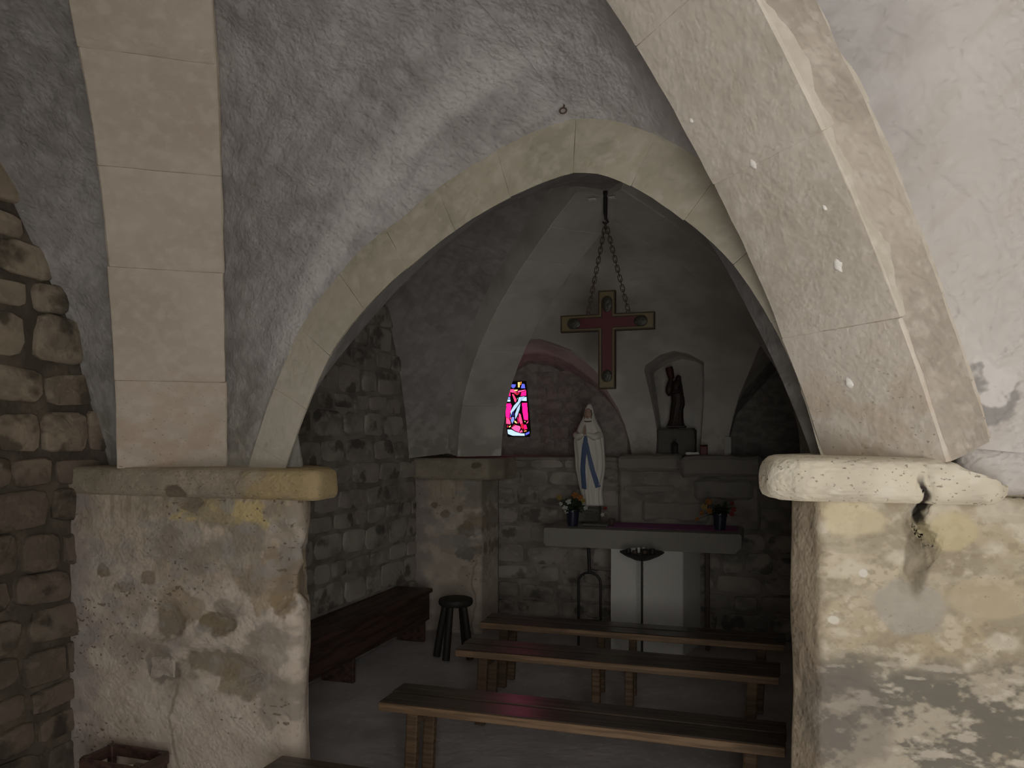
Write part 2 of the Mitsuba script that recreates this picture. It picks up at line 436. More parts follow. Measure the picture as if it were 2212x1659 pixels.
def rib_curve(bu, bv, zc, al, R, Rz, t0, end, blend=.6, n=200):
    t = np.linspace(t0, math.pi / 2, n)
    h = R - R * np.cos(t)
    d = V(math.cos(al), math.sin(al))
    P = np.column_stack([bu + h * d[0], bv + h * d[1], zc + Rz * np.sin(t)])
    i = np.linalg.norm(P - end, axis=1).argmin()
    P = P[:i + 1]
    s = np.linspace(0, 1, len(P))
    P = P + (end - P[-1]) * ease((s - blend) / (1 - blend))[:, None]
    return Arch(P, V(-d[1], d[0], 0))

L1 = rib_curve(-2.66, 3.05, 1.60, math.radians(305), 1.98, 1.98, 0.008, CROWN, .65)
R1 = rib_curve(.77, 2.90, -1.60, math.radians(219.6), 2.82, 5.31, math.asin(3.29 / 5.31), CROWN, .75)

def apse_profile(f, hmax=2.0):
    h = f * hmax
    return np.sqrt(np.clip(1 - (1 - h / 7.03) ** 2, 0, 1)) * 2.62
_top = apse_profile(1.0)
def meridian(base, n=80):
    f = np.linspace(0, 1, n)
    z = 1.6 + apse_profile(f) / _top * (KEY[2] - 1.6)
    return np.column_stack([base[0] + (KEY[0] - base[0]) * f, base[1] + (KEY[1] - base[1]) * f, z])
BL, BR = V(-2.50, 6.75), V(.36, 6.75)
def side_of(b):
    d = norm(KEY[:2] - b)
    return V(-d[1], d[0], 0)
L2 = Arch(meridian(BL), side_of(BL))
R2 = Arch(meridian(BR), side_of(BR))

A0, A1 = V(-2.0, 3.05), V(.3, 2.65)
AD = norm(A1 - A0)
AN = V(-AD[1], AD[0], 0)          # across the arch, pointing towards the altar
_prof = [(-.14, 1.40), (-.06, 1.60), (.07, 1.88), (.218, 2.127), (.37, 2.275), (.535, 2.40), (.66, 2.475), (.783, 2.542), (.93, 2.61), (1.074, 2.662), (1.23, 2.70), (1.33, 2.715), (1.42, 2.70), (1.535, 2.645), (1.702, 2.525),
         (1.80, 2.44), (1.89, 2.345), (1.994, 2.186), (2.08, 2.01), (2.15, 1.80), (2.20, 1.60), (2.24, 1.45)]
from scipy.interpolate import PchipInterpolator, interp1d
_q = np.array(_prof)
_sq = np.r_[0, np.cumsum(np.hypot(*np.diff(_q, axis=0).T))]
_ss = np.linspace(0, _sq[-1], 260)
_qx, _qz = PchipInterpolator(_sq, _q[:, 0])(_ss), PchipInterpolator(_sq, _q[:, 1])(_ss)
TA = Arch(np.column_stack([A0[0] + AD[0] * _qx, A0[1] + AD[1] * _qx, _qz]), AN)
# smooth the radial directions a little
TA.rad = norm(np.stack([np.convolve(np.pad(TA.rad[:, k], 12, mode='edge'), np.ones(25) / 25, 'valid') for k in range(3)], -1))
APEX = TA.s[np.abs(_qx - 1.33).argmin()]

def wall_arch(u, knots):
    k = np.array(knots)
    s = np.r_[0, np.cumsum(np.hypot(*np.diff(k, axis=0).T))]
    q = np.linspace(0, s[-1], 120)
    return np.column_stack([np.full(120, u), PchipInterpolator(s, k[:, 0])(q), PchipInterpolator(s, k[:, 1])(q)])
WL, WR = -3.14, 1.26
W1L = wall_arch(WL, [(3.16, 1.60), (3.10, 1.78), (3.00, 2.05), (2.92, 2.29), (2.80, 2.50), (2.66, 2.73), (2.57, 2.88), (2.2, 3.22), (1.8, 3.40), (1.35, 3.46)])
W1R = wall_arch(WR, [(2.62, 1.66), (2.56, 1.95), (2.45, 2.3), (2.3, 2.6), (2.1, 2.88), (1.8, 3.2), (1.5, 3.38), (1.35, 3.42)])
W2F = wall_arch(WL, [(6.62, 1.58), (6.57, 1.88), (6.49, 2.17), (6.35, 2.52), (6.13, 2.94), (5.7, 3.26), (5.0, 3.42)])
W2N = wall_arch(WL, [(3.72, 1.58), (3.80, 2.1), (3.95, 2.55), (4.15, 2.94), (4.5, 3.26), (5.0, 3.42)])
mirror = lambda W: np.column_stack([np.full(len(W), WR), W[:, 1], W[:, 2]])

def curve(P):
    P = np.asarray(P, float)
    s = np.r_[0, np.cumsum(np.linalg.norm(np.diff(P, axis=0), axis=1))]
    s /= s[-1]
    return lambda q: np.stack([np.interp(q, s, P[:, k]) for k in range(3)], -1)

def cell(fa, fb, n=90, m=60, bulge=.06, amp=.012, seed=1, q0=0.0):
    """ruled vault cell between two rising lines, slightly domed and uneven"""
    t = np.linspace(q0, 1, n)
    a, b = fa(t), fb(t)
    w = np.linspace(0, 1, m)[None, :, None]
    P = a[:, None] * (1 - w) + b[:, None] * w
    L = np.linalg.norm(b - a, axis=1)[:, None]
    P[..., 2] += bulge * L * (4 * w[..., 0] * (1 - w[..., 0])) * t[:, None]
    g = grid(P)
    edge = np.repeat((np.clip(w[0, :, 0] * 8, 0, 1) * np.clip((1 - w[0, :, 0]) * 8, 0, 1))[None], n, 0).ravel()
    d = (meshkit.fbm(g.vertices * 2.6 + 5, 4, seed) - .5) * 2 * amp * 1.6 + (meshkit.fbm(g.vertices * 9, 4, seed + 9) - .5) * .022
    g.vertices = g.vertices + g.vertex_normals * (d * (.25 + .75 * edge))[:, None]
    return g

# ------------------------------------------------------------------ setting: floor, walls, ceiling
fl = struct('floor', 'dusty grey earth floor of the crypt')
gx, gy = np.meshgrid(np.linspace(-3.3, 1.4, 160), np.linspace(-3.1, 8.3, 300), indexing='ij')
P = np.stack([gx, gy, np.zeros_like(gx)], -1)
P[..., 2] = (meshkit.fbm(P * V(2.5, 2.5, 1), 4, 3) - .5) * .02 - .012
scene[fl] = mikit.ply(grid(P), 'floor_earth', True)

def wall_plane(key, a, b, z0, z1, nrm, amp=.012, seed=2, step=.05):
    a, b = np.asarray(a, float), np.asarray(b, float)
    L = np.linalg.norm(b - a)
    n, m = int(L / step) + 2, int((z1 - z0) / step) + 2
    s, z = np.meshgrid(np.linspace(0, 1, n), np.linspace(z0, z1, m), indexing='ij')
    P = np.stack([a[0] + (b - a)[0] * s, a[1] + (b - a)[1] * s, z], -1)
    P += np.asarray(nrm) * ((meshkit.fbm(P * 7, 3, seed) - .5) * 2 * amp)[..., None]
    return grid(P)

def stone_mesh(w, h, proud, r):
    """a rough dressed stone: outline in x,z, bulging along -y"""
    k = 10
    ang = np.linspace(0, 2 * np.pi, k, endpoint=False) + r.uniform(-.1, .1, k)
    c, s = np.cos(ang), np.sin(ang)
    e = r.uniform(.34, .50)
    x = np.sign(c) * np.abs(c) ** e * w / 2 * r.uniform(.88, 1.0, k)
    z = np.sign(s) * np.abs(s) ** e * h / 2 * r.uniform(.86, 1.0, k)
    tx, tz = r.uniform(-.25, .25, 2) * proud
    rings = []
    for f, d in ((1.0, -.02), (.99, proud * .55), (.90, proud * .95), (.5, proud * 1.12)):
        y = np.zeros(k) - (d + (tx * x / w * 2 + tz * z / h * 2 if d > 0 else 0) + (r.uniform(-.15, .15, k) * proud if d > 0 else 0))
        rings.append(np.stack([x * f, y, z * f], -1))
    return loft(np.array(rings))

def rubble(holder, place, a0, a1, z0, z1, seed, mat='rubble_stone', keep=lambda a, z: True, ch=(.11, .20), cw=(.13, .36), proud=(.018, .045), limit=300):
    """courses of rough stones; place(a, z, local xyz) carries a stone onto the wall"""
    r = np.random.default_rng(seed)
    z, n = z0, 0
    while z < z1 - .05:
        h = min(r.uniform(*ch), z1 - z)
        a = a0 - r.uniform(0, .1)
        while a < a1:
            w = r.uniform(*cw) * (1.15 if h > .16 else .9)
            w = min(w, a1 - a)
            if w > .06 and keep(a + w / 2, z + h / 2) and n < limit:
                hh = h * r.uniform(.84, 1.06)
                m = stone_mesh(w - .008, hh - .006, r.uniform(*proud), r)
                rot = r.uniform(-.07, .07)
                v = m.vertices.copy()
                m.vertices = np.stack([v[:, 0] * math.cos(rot) - v[:, 2] * math.sin(rot), v[:, 1], v[:, 0] * math.sin(rot) + v[:, 2] * math.cos(rot)], -1)
                m.vertices = place(a + w / 2, z + h / 2 + r.uniform(-.01, .01), m.vertices)
                part(holder, 'stone', m, mat, 38)
                n += 1
            a += w
        z += h
    return n

wl = struct('wall_left', 'left crypt wall of rough rubble stone, bare below the vault')
part(wl, 'mortar_bed', wall_plane(wl, (WL, -3.1), (WL, 8.3), 0, 3.7, (1, 0, 0)), 'mortar', True)
on_left = lambda a, z, v: np.stack([WL - v[:, 1], a + v[:, 0], z + v[:, 2]], -1)
def below(W, extra=.04):
    def f(a, z):
        zz = np.interp(a, *zip(*sorted(zip(W[:, 1], W[:, 2])))) if W[:, 1].min() < a < W[:, 1].max() else 1.6
        return z < zz + extra
    return f
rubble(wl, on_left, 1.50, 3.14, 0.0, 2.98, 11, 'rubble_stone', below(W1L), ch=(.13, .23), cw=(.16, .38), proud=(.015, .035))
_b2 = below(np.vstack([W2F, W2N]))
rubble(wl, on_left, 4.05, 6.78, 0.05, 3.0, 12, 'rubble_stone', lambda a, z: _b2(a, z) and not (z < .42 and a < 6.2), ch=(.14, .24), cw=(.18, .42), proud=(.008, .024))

wr = struct('wall_right', 'plastered right crypt wall')
scene[wr] = mikit.ply(wall_plane(wr, (WR, -3.1), (WR, 8.3), 0, 3.7, (-1, 0, 0)), 'back_plaster', True)
wf = struct('wall_front', 'plastered wall behind the visitor')
scene[wf] = mikit.ply(wall_plane(wf, (WL, -.75), (WR, -.75), 0, 3.9, (0, 1, 0)), 'back_plaster', True)

ce = struct('ceiling', 'limewashed plaster vault between the ribs')
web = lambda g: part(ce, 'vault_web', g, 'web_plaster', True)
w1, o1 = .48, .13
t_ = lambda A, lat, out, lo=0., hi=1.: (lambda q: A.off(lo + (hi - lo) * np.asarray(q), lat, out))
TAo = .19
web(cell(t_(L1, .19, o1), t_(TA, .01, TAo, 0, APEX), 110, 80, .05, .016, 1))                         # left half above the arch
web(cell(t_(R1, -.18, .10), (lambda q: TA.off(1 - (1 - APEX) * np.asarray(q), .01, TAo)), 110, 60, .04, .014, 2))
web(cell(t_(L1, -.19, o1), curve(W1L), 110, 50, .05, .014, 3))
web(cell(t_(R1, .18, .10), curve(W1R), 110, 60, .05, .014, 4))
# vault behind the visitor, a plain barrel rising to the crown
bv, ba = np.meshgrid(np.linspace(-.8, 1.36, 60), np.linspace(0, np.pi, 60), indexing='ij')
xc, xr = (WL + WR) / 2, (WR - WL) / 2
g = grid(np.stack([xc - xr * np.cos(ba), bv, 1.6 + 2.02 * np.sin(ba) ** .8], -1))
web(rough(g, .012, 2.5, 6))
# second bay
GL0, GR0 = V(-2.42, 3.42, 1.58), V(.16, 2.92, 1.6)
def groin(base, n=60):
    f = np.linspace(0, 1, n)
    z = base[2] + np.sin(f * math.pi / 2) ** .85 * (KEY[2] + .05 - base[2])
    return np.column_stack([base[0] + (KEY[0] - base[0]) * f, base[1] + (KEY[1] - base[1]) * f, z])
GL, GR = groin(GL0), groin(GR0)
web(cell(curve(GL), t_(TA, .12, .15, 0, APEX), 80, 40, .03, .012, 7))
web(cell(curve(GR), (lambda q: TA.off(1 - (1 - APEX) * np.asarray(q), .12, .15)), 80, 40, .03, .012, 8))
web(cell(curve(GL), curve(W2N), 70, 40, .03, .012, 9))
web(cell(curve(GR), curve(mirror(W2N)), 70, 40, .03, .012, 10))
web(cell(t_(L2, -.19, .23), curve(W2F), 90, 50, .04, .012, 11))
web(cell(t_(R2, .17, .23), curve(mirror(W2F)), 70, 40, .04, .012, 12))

# ------------------------------------------------------------------ apse: half dome with two deep window recesses and a statue niche
wb = struct('wall_back', 'plastered apse wall behind the altar with two arched recesses and a niche')
ph = np.linspace(0, 1, 90)
DK = KEY + V(0, 0, .20)
# base line of the apse, an arc through the middle of the back wall
mid = V(-1.07, 7.52)
def arc3(a, b, c, n):
    A = np.array([[b[0] - a[0], b[1] - a[1]], [c[0] - a[0], c[1] - a[1]]]) * 2
    r = V((b ** 2 - a ** 2).sum(), (c ** 2 - a ** 2).sum())
    o = np.linalg.solve(A, r)
    R = np.linalg.norm(a - o)
    t0, t1 = math.atan2(*(a - o)[::-1]), math.atan2(*(c - o)[::-1])
    t = np.linspace(t0, t1, n)
    return o + R * np.column_stack([np.cos(t), np.sin(t)])
base = arc3(BL - .22 * norm(KEY[:2] - BL), mid, BR - .22 * norm(KEY[:2] - BR), 90)
F_ = 70
D = np.array([meridian(b, F_) for b in base])[:, :-1]
D[..., 2] += .20 * np.linspace(0, 1, F_ - 0)[None, :-1] ** .7
D = D + (meshkit.fbm(D * 2.2 + 3, 4, 5) - .5)[..., None] * V(.02, .05, .03)
nb = len(base)
bot = np.column_stack([D[:, 0, :2], np.full(nb, 1.50)])
D = np.concatenate([bot[:, None], D], 1)
mth = D.shape[1]
verts = np.vstack([D.reshape(-1, 3), DK[None], V(KEY[0], KEY[1], 1.50)[None]])
kk, kb = nb * mth, nb * mth + 1
F = []
for i in range(nb - 1):
    for j in range(mth - 1):
        a = i * mth + j
        F += [(a, a + 1, a + mth + 1), (a, a + mth + 1, a + mth)]
    F.append((i * mth + mth - 1, kk, (i + 1) * mth + mth - 1))
    F.append((kb, i * mth, (i + 1) * mth))
for i, flip in ((0, False), (nb - 1, True)):
    ring = [i * mth + j for j in range(mth)] + [kk]
    for a, b in zip(ring[:-1], ring[1:]):
        F.append((kb, b, a) if not flip else (kb, a, b))
room = trimesh.Trimesh(verts, np.array(F), process=False)
if room.volume < 0:
    room.invert()
def mani(m):
    return m3.Manifold(m3.Mesh(np.asarray(m.vertices, np.float32), np.asarray(m.faces, np.uint32)))
def from_mani(m):
    q = m.to_mesh()
    return trimesh.Trimesh(np.array(q.vert_properties[:, :3]), np.array(q.tri_verts), process=False)
out = lambda b, y: KEY[:2] + (b - KEY[:2]) * (y - KEY[1]) / (b[1] - KEY[1])
wedge = m3.CrossSection([[tuple(KEY[:2] + V(0, .05)), tuple(out(BR, 8.4) + V(-.02, 0)), tuple(out(BL, 8.4) + V(.02, 0))]]).extrude(2.3).translate([0, 0, 1.52])
def splay(pa, ya, pb, yb):
    return mani(hull([(x, ya, z) for x, z in pa] + [(x, yb, z) for x, z in pb]))
recL = splay([(-2.90, 1.5), (-2.86, 2.0), (-2.62, 2.44), (-2.3, 2.63), (-2.02, 2.66), (-1.74, 2.56), (-1.50, 2.37), (-1.29, 2.07), (-1.17, 1.82), (-1.11, 1.5)], 7.12,
             [(-2.92, 1.5), (-2.9, 2.0), (-2.7, 2.40), (-2.40, 2.55), (-2.18, 2.52), (-1.94, 2.39), (-1.69, 2.19), (-1.51, 1.98), (-1.40, 1.62), (-1.38, 1.5)], 8.0)
recLa = splay([(-2.90, 1.5), (-2.5, 2.5), (-2.2, 2.60), (-1.86, 2.62), (-1.60, 2.55), (-1.38, 2.38), (-1.20, 2.10), (-1.12, 1.85), (-1.06, 1.5)], 6.4, [(-2.90, 1.5), (-2.62, 2.44), (-2.3, 2.63), (-2.02, 2.66), (-1.74, 2.56), (-1.50, 2.37), (-1.29, 2.07), (-1.17, 1.82), (-1.11, 1.5)], 7.13)
recR = splay([(-.335, 1.5), (-.285, 1.95), (-.225, 2.24), (-.05, 2.60), (.06, 2.63), (.3, 2.5), (.55, 2.1), (.66, 1.5)], 6.6,
             [(-.42, 1.5), (-.40, 1.7), (-.31, 2.0), (.076, 2.44), (.3, 2.46), (.6, 2.1), (.72, 1.5)], 8.0)
niche = mani(prism([(-.98, 1.605), (-1.037, 2.044), (-1.087, 2.381), (-1.066, 2.422), (-.933, 2.502), (-.809, 2.531), (-.687, 2.502), (-.554, 2.428), (-.566, 2.161), (-.594, 1.873), (-.615, 1.605)], 6.5, 7.83))
WY, WX0, WX1, WZ0, WZ1 = 8.0, -2.68, -2.365, 1.755, 2.36
gu = lambda zx: -2.666 + (zx - 254) * .291 / 631
gz = lambda zy: 2.338 - (zy - 221) * .564 / 1272
GLASS = [(gu(x), gz(y)) for x, y in ((385, 165), (765, 165), (800, 520), (845, 1000), (872, 1340), (850, 1480), (330, 1480), (275, 1010), (258, 690), (300, 400))]
slit = mani(prism(Polygon(GLASS).buffer(-.012), 7.8, 8.6))
apse = wedge - mani(room) - recL - recLa - recR - niche - slit
part(wb, 'apse_plaster', from_mani(apse), 'back_plaster', 32)
sp = hull([(x, y, z) for z in (1.54, 2.45) for x, y in ((-2.33, 8.02), (-1.30, 7.56), (-1.25, 8.02))])
part(wb, 'recess_splay', rough(refined(sp, .05), .012, 6, 2), 'back_plaster', 40)
# rubble lining at the back of both recesses
on_back = lambda y: (lambda a, z, v: np.stack([a + v[:, 0], y + v[:, 1], z + v[:, 2]], -1))
inL = Polygon([(-2.86, 1.6), (-2.84, 2.0), (-2.68, 2.34), (-2.40, 2.49), (-2.18, 2.46), (-1.94, 2.33), (-1.72, 2.13), (-1.54, 1.95), (-1.44, 1.6)]).buffer(-.04)
inR = Polygon([(-.36, 1.6), (-.27, 1.98), (.08, 2.38), (.3, 2.40), (.55, 2.1), (.66, 1.6)]).buffer(-.04)
from shapely.geometry import Point, box as sbox
win = sbox(WX0 - .08, WZ0 - .08, WX1 + .08, WZ1 + .08)
on_splay = lambda a, z, v: np.stack([a + v[:, 0], 8.0 - .445 * np.clip(a + v[:, 0] + 2.33, 0, 2) + v[:, 1], z + v[:, 2]], -1)
rubble(wb, on_splay, -2.85, -1.42, 1.6, 2.46, 21, 'back_plaster', lambda a, z: inL.contains(Point(a, z)) and not win.contains(Point(a, z)), ch=(.10, .17), cw=(.12, .28), proud=(.003, .009))
rubble(wb, on_back(8.0), -.38, .66, 1.6, 2.42, 22, 'back_plaster', lambda a, z: inR.contains(Point(a, z)) and not (abs(a + .05) < .06 and abs(z - 2.06) < .06), ch=(.10, .17), cw=(.12, .28), proud=(.003, .009))
# the low rubble wall under the recesses, with its ledge
LY = 7.34
g = wall_plane(wb, (WL, LY), (WR, LY), 0, 1.56, (0, -1, 0), seed=8)
part(wb, 'ledge_wall', cat(g, cbox((4.4, .85, .05), .015, (-.94, LY + .42, 1.565))), 'mortar', True)
rubble(wb, on_back(LY), -2.5, .45, .05, 1.56, 23, 'rubble_stone', lambda a, z: not (-1.33 < a < -.06 and z > 1.0), ch=(.12, .20), cw=(.16, .40), proud=(.01, .03))
# the larger stones of the projecting masonry behind the altar
r_ = np.random.default_rng(5)
for x0, x1, z0, z1, y in ((-1.33, -.76, 1.47, 1.61, 7.10), (-.75, -.07, 1.43, 1.605, 7.05), (-1.28, -.80, 1.27, 1.35, 7.16), (-.64, -.14, 1.22, 1.41, 7.13), (-1.10, -.50, 1.02, 1.21, 7.15),
                          (-.47, -.12, 1.03, 1.18, 7.18), (-1.32, -1.14, 1.03, 1.24, 7.2)):
    m = refined(cbox((x1 - x0, LY - y + .12, z1 - z0), .03, ((x0 + x1) / 2, (y + LY + .12) / 2, (z0 + z1) / 2)), .05)
    part(wb, 'stone', rough(m, .032, 8, int(r_.integers(99))), 'ledge_stone', 40)
part(wb, 'masonry_core', rough(refined(cbox((1.22, .22, .62), .02, (-.70, LY - .06, 1.27)), .06), .015, 8, 4), 'mortar', 40)

# ------------------------------------------------------------------ piers, capitals
pl_ = thing('stone_pier', 'broad plastered pier on the left with flaking yellow stains and bare patches', 'pier')
def dentL(P):
    d = 0
    for x, z, rx, rz, k in ((-2.6, .93, .10, .07, -.022), (-2.33, .94, .09, .05, -.02), (-2.63, .715, .1, .07, -.018), (-2.34, .75, .2, .06, -.022), (-1.99, 1.2, .08, .16, -.03), (-2.5, 1.01, .14, .08, -.01), (-2.45, 1.48, .06, .03, -.02)):
        w = (meshkit.fbm(P * 9 + x, 3, 4) - .5) * 1.2
        d = d + k * ease((1.25 - np.hypot((P[:, 0] - x) / rx, (P[:, 2] - z) / rz) - w) / .35)
    return d + (P[:, 2] < .5) * 0
part(pl_, 'shaft', bumpy_column([(-3.20, 2.93), (-1.885, 2.95), (-2.02, 3.20), (-2.44, 3.72), (-3.20, 3.72)], rows(-.03, 1.51, .022), .022, .012, 3.5, 3, .05, dentL), 'pier_left_plaster', True)
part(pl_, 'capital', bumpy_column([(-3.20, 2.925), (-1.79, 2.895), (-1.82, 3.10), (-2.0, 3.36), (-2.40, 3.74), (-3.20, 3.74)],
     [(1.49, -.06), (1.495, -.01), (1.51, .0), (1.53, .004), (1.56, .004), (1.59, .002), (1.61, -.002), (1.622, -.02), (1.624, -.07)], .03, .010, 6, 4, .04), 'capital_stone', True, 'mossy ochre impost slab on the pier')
m = refined(cbox((.47, .05, .168), .016, (-2.555, 2.968, 1.29)), .03)
part(pl_, 'exposed_stone', rough(m, .012, 12, 3), 'flank_mortar', 40, 'grey ashlar block laid bare in the plaster')
m = refined(cbox((.15, .05, .11), .03, (-2.63, 2.972, .715)), .03)
part(pl_, 'exposed_stone', rough(m, .02, 14, 5), 'flank_mortar', 40)

pr_ = thing('stone_pier', 'yellow stained pier on the right with a dark crack under its thick rounded slab', 'pier')
def dentR(P):
    d = 0
    for x, z, rx, rz, k in ((.392, 1.53, .013, .09, -.07), (.380, 1.43, .025, .08, -.03), (.37, 1.3, .075, .06, -.008), (.2, 1.0, .1, .1, -.008)):
        w = (meshkit.fbm(P * 14 + x, 3, 4) - .5) * .8
        d = d + k * ease((1.25 - np.hypot((P[:, 0] - x - .02 * np.sin(P[:, 2] * 40)) / rx, (P[:, 2] - z) / rz) - w) / .4)
    return d
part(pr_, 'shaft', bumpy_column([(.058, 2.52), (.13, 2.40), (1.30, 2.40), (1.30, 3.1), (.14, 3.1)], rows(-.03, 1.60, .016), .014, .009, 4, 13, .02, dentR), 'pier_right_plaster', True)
cp = bumpy_column([(-.03, 2.50), (.0, 2.385), (.08, 2.335), (.565, 2.34), (.60, 2.42), (.60, 2.7), (.5, 3.1), (.08, 3.14), (-.02, 2.9)],
     [(1.575, -.10), (1.578, -.035), (1.588, -.012), (1.605, .0), (1.625, .004), (1.648, .005), (1.668, .003), (1.684, -.004), (1.694, -.014), (1.700, -.035), (1.702, -.09)], .012, .012, 7, 6, .06)
v = cp.vertices
brk = (v[:, 0] - .44) / .14
v[:, 2] = np.where(brk > 0, np.minimum(v[:, 2], 1.70 - .07 * np.clip(brk, 0, 1.3) + (meshkit.fbm(v * 22, 3, 8) - .5) * .03), v[:, 2])
cr = np.exp(-((v[:, 0] - .388 - .01 * np.sin(v[:, 2] * 60)) / .010) ** 2) * np.clip((1.68 - v[:, 2]) / .06, 0, 1) * (v[:, 1] < 2.5)
v[:, 1] += cr * .035
cp.vertices = v
part(pr_, 'capital', cp, 'capital_stone', True, 'thick rounded limestone slab broken off at its right end')
part(pl_, 'springer', bumpy_column([(-2.50, 3.20), (-2.22, 3.10), (-2.05, 3.22), (-2.4, 3.5)], [(z, -.10 * ((z - 1.6) / .5) ** 1.3) for z in np.linspace(1.6, 2.1, 20)], .03, .006, 5, 7, .03), 'web_plaster', True)
# plaster mass above the ledge on the right, where the vault starts
part(pr_, 'shoulder', bumpy_column([(.5, 2.48), (1.3, 2.44), (1.3, 3.1), (.5, 3.1)], [(z, .02 - .09 * ((z - 1.58) / .4) ** 1.3) for z in np.linspace(1.58, 1.98, 16)], .03, .006, 5, 7, .03), 'web_plaster', True)

pf = thing('stone_pier', 'plain plastered pilaster at the far left corner behind the stool', 'pier')
part(pf, 'shaft', bumpy_column([(-3.2, 6.76), (-2.49, 6.76), (-2.49, 7.26), (-3.2, 7.4)], rows(-.03, 1.40, .04), .04, .008, 4, 23, .02), 'pier_left_plaster', True)
part(pf, 'capital', bumpy_column([(-3.2, 6.73), (-2.42, 6.73), (-2.33, 6.95), (-2.33, 7.3), (-3.2, 7.4)], [(1.385, -.04), (1.39, -.005), (1.42, .003), (1.55, .003), (1.578, 0), (1.583, -.03)], .03, .006, 6, 9, .02), 'capital_stone', True)
pg = thing('stone_pier', 'pilaster at the far right corner hidden behind the near right pier', 'pier')
part(pg, 'shaft', bumpy_column([(.36, 6.76), (1.3, 6.76), (1.3, 7.4), (.36, 7.26)], rows(-.03, 1.40, .06), .06, .008, 4, 24, .02), 'pier_left_plaster', True)
part(pg, 'capital', bumpy_column([(.30, 6.73), (1.3, 6.73), (1.3, 7.4), (.22, 7.3), (.22, 6.95)], [(1.385, -.04), (1.39, -.005), (1.42, .003), (1.55, .003), (1.578, 0), (1.583, -.03)], .03, .006, 6, 9, .02), 'capital_stone', True)

# ------------------------------------------------------------------ ribs and the arch, stone by stone
def voussoir(A, s0, s1, w, depth, seed, gap=.0004, bev=.0022, lat0=None, amp=.005, na=None, nl=9, splay=0.0):
    """one stone of an arch: from s0 to s1 along A, w wide about the line (or from lat0), depth thick outwards"""
    n = na or max(6, int((s1 - s0) * A.len / .035))
    g = gap / A.len
    ss = np.r_[s0 + g, np.linspace(s0 + g + bev / A.len, s1 - g - bev / A.len, n), s1 - g]
    ins = np.r_[bev, np.zeros(n), bev]
    l0, l1 = (-w / 2, w / 2) if lat0 is None else (lat0, lat0 + w)
    b = min(.006, w * .2)
    lat = np.r_[l0, l0, l0, np.linspace(l0 + b, l1 - b, nl), l1, l1, l1]
    dep = np.r_[depth, depth * .5, b, np.zeros(nl), b, depth * .5, depth]
    dep = np.minimum(dep + splay * (lat - l0) / w, depth)
    lc = (l0 + l1) / 2
    R = []
    for s, i in zip(ss, ins):
        la = lc + (lat - lc) * (1 - 2 * i / w * .6)
        de = dep + np.where(dep < depth, i, 0)
        R.append(A.at(s) + la[:, None] * A.side + de[:, None] * A.radial(s))
    m = loft(np.array(R))
    keep = m.vertices.copy()
    rough(m, amp, 7, seed)
    d = (meshkit.fbm(keep * 28, 2, seed + 3) - .5) * .004
    m.vertices = m.vertices + m.vertex_normals * d[:, None]
    return m

def stone_arch(A, key, cuts, w, depth, mat, seed, lat0=None, vary=.006, core=.005, splay=0.0):
    r = np.random.default_rng(seed)
    for i, (a, b) in enumerate(zip(cuts[:-1], cuts[1:])):
        m = voussoir(A, a, b, w * r.uniform(.985, 1.0), depth, seed * 50 + i, lat0=lat0, splay=splay)
        m.vertices = m.vertices + A.radial((a + b) / 2) * r.uniform(-vary, vary) * .6 + A.side * r.uniform(-vary, vary)
        part(key, 'voussoir', m, mat, 40)
    shift = Arch(A.pts + A.rad * core, A.side)
    c = voussoir(shift, cuts[0], cuts[-1], w - .03, max(depth - core, .05), seed, gap=0, lat0=None if lat0 is None else lat0 + .012, amp=0, splay=splay)
    part(key, 'joint_mortar', c, mat, 40)

def cuts_at_z(A, zs):
    """cut positions on a rising line at the given heights, then even ones to the crown"""
    s = np.linspace(0, 1, 400); z = A.at(s)[:, 2]
    c = [0.0] + [float(np.interp(q, z, s)) for q in zs]
    k = max(1, int(round((1 - c[-1]) * A.len / .42)))
    return list(c) + list(np.linspace(c[-1], 1, k + 1)[1:])

k = thing('vault_rib', 'broad upright vault rib rising from the left pier to the top of the picture', 'vault rib')
stone_arch(L1, k, cuts_at_z(L1, (2.02, 2.50, 2.86)), w1, .16, 'rib_stone', 31, vary=.003)
k = thing('vault_rib', 'brightly lit diagonal vault rib springing from the right pier', 'vault rib')
stone_arch(R1, k, cuts_at_z(R1, (2.06, 2.5, 2.86)), .45, .17, 'rib_stone', 32, vary=.003)
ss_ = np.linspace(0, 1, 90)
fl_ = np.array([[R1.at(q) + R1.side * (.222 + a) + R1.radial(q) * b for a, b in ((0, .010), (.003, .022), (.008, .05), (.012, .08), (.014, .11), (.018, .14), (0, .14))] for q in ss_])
part(k, 'flank_shade_coat', rough(loft(fl_), .006, 9, 3), 'flank_mortar', 40, 'brownish mortar coat, its colour carrying the shade of the flank')
for q, la, sz in ((.30, -.03, .022), (.36, -.17, .014), (.19, .10, .026), (.24, .13, .010), (.08, -.02, .02)):
    fk = trimesh.creation.icosphere(2, 1.0); fk.vertices = fk.vertices * V(sz, sz * .6, sz * 1.2)
    fk = rough(fk, sz * .35, 60, 3); fk.apply_translation(R1.at(q) + R1.side * la + R1.radial(q) * sz * .75)
    part(k, 'plaster_flake', fk, 'chip_white', 40)
k = thing('vault_rib', 'dim vault rib rising from the far left pilaster to the hook of the hanging cross', 'vault rib')
stone_arch(L2, k, cuts_at_z(L2, (2.05, 2.5, 2.9)), .44, .27, 'back_plaster', 33)
k = thing('vault_rib', 'dark vault rib falling to the right from the hook of the hanging cross', 'vault rib')
stone_arch(R2, k, cuts_at_z(R2, (2.05, 2.5, 2.9)), .38, .27, 'back_plaster', 34)
k = thing('transverse_arch', 'pointed stone arch spanning from the left pier to the right pier before the altar bay', 'arch')
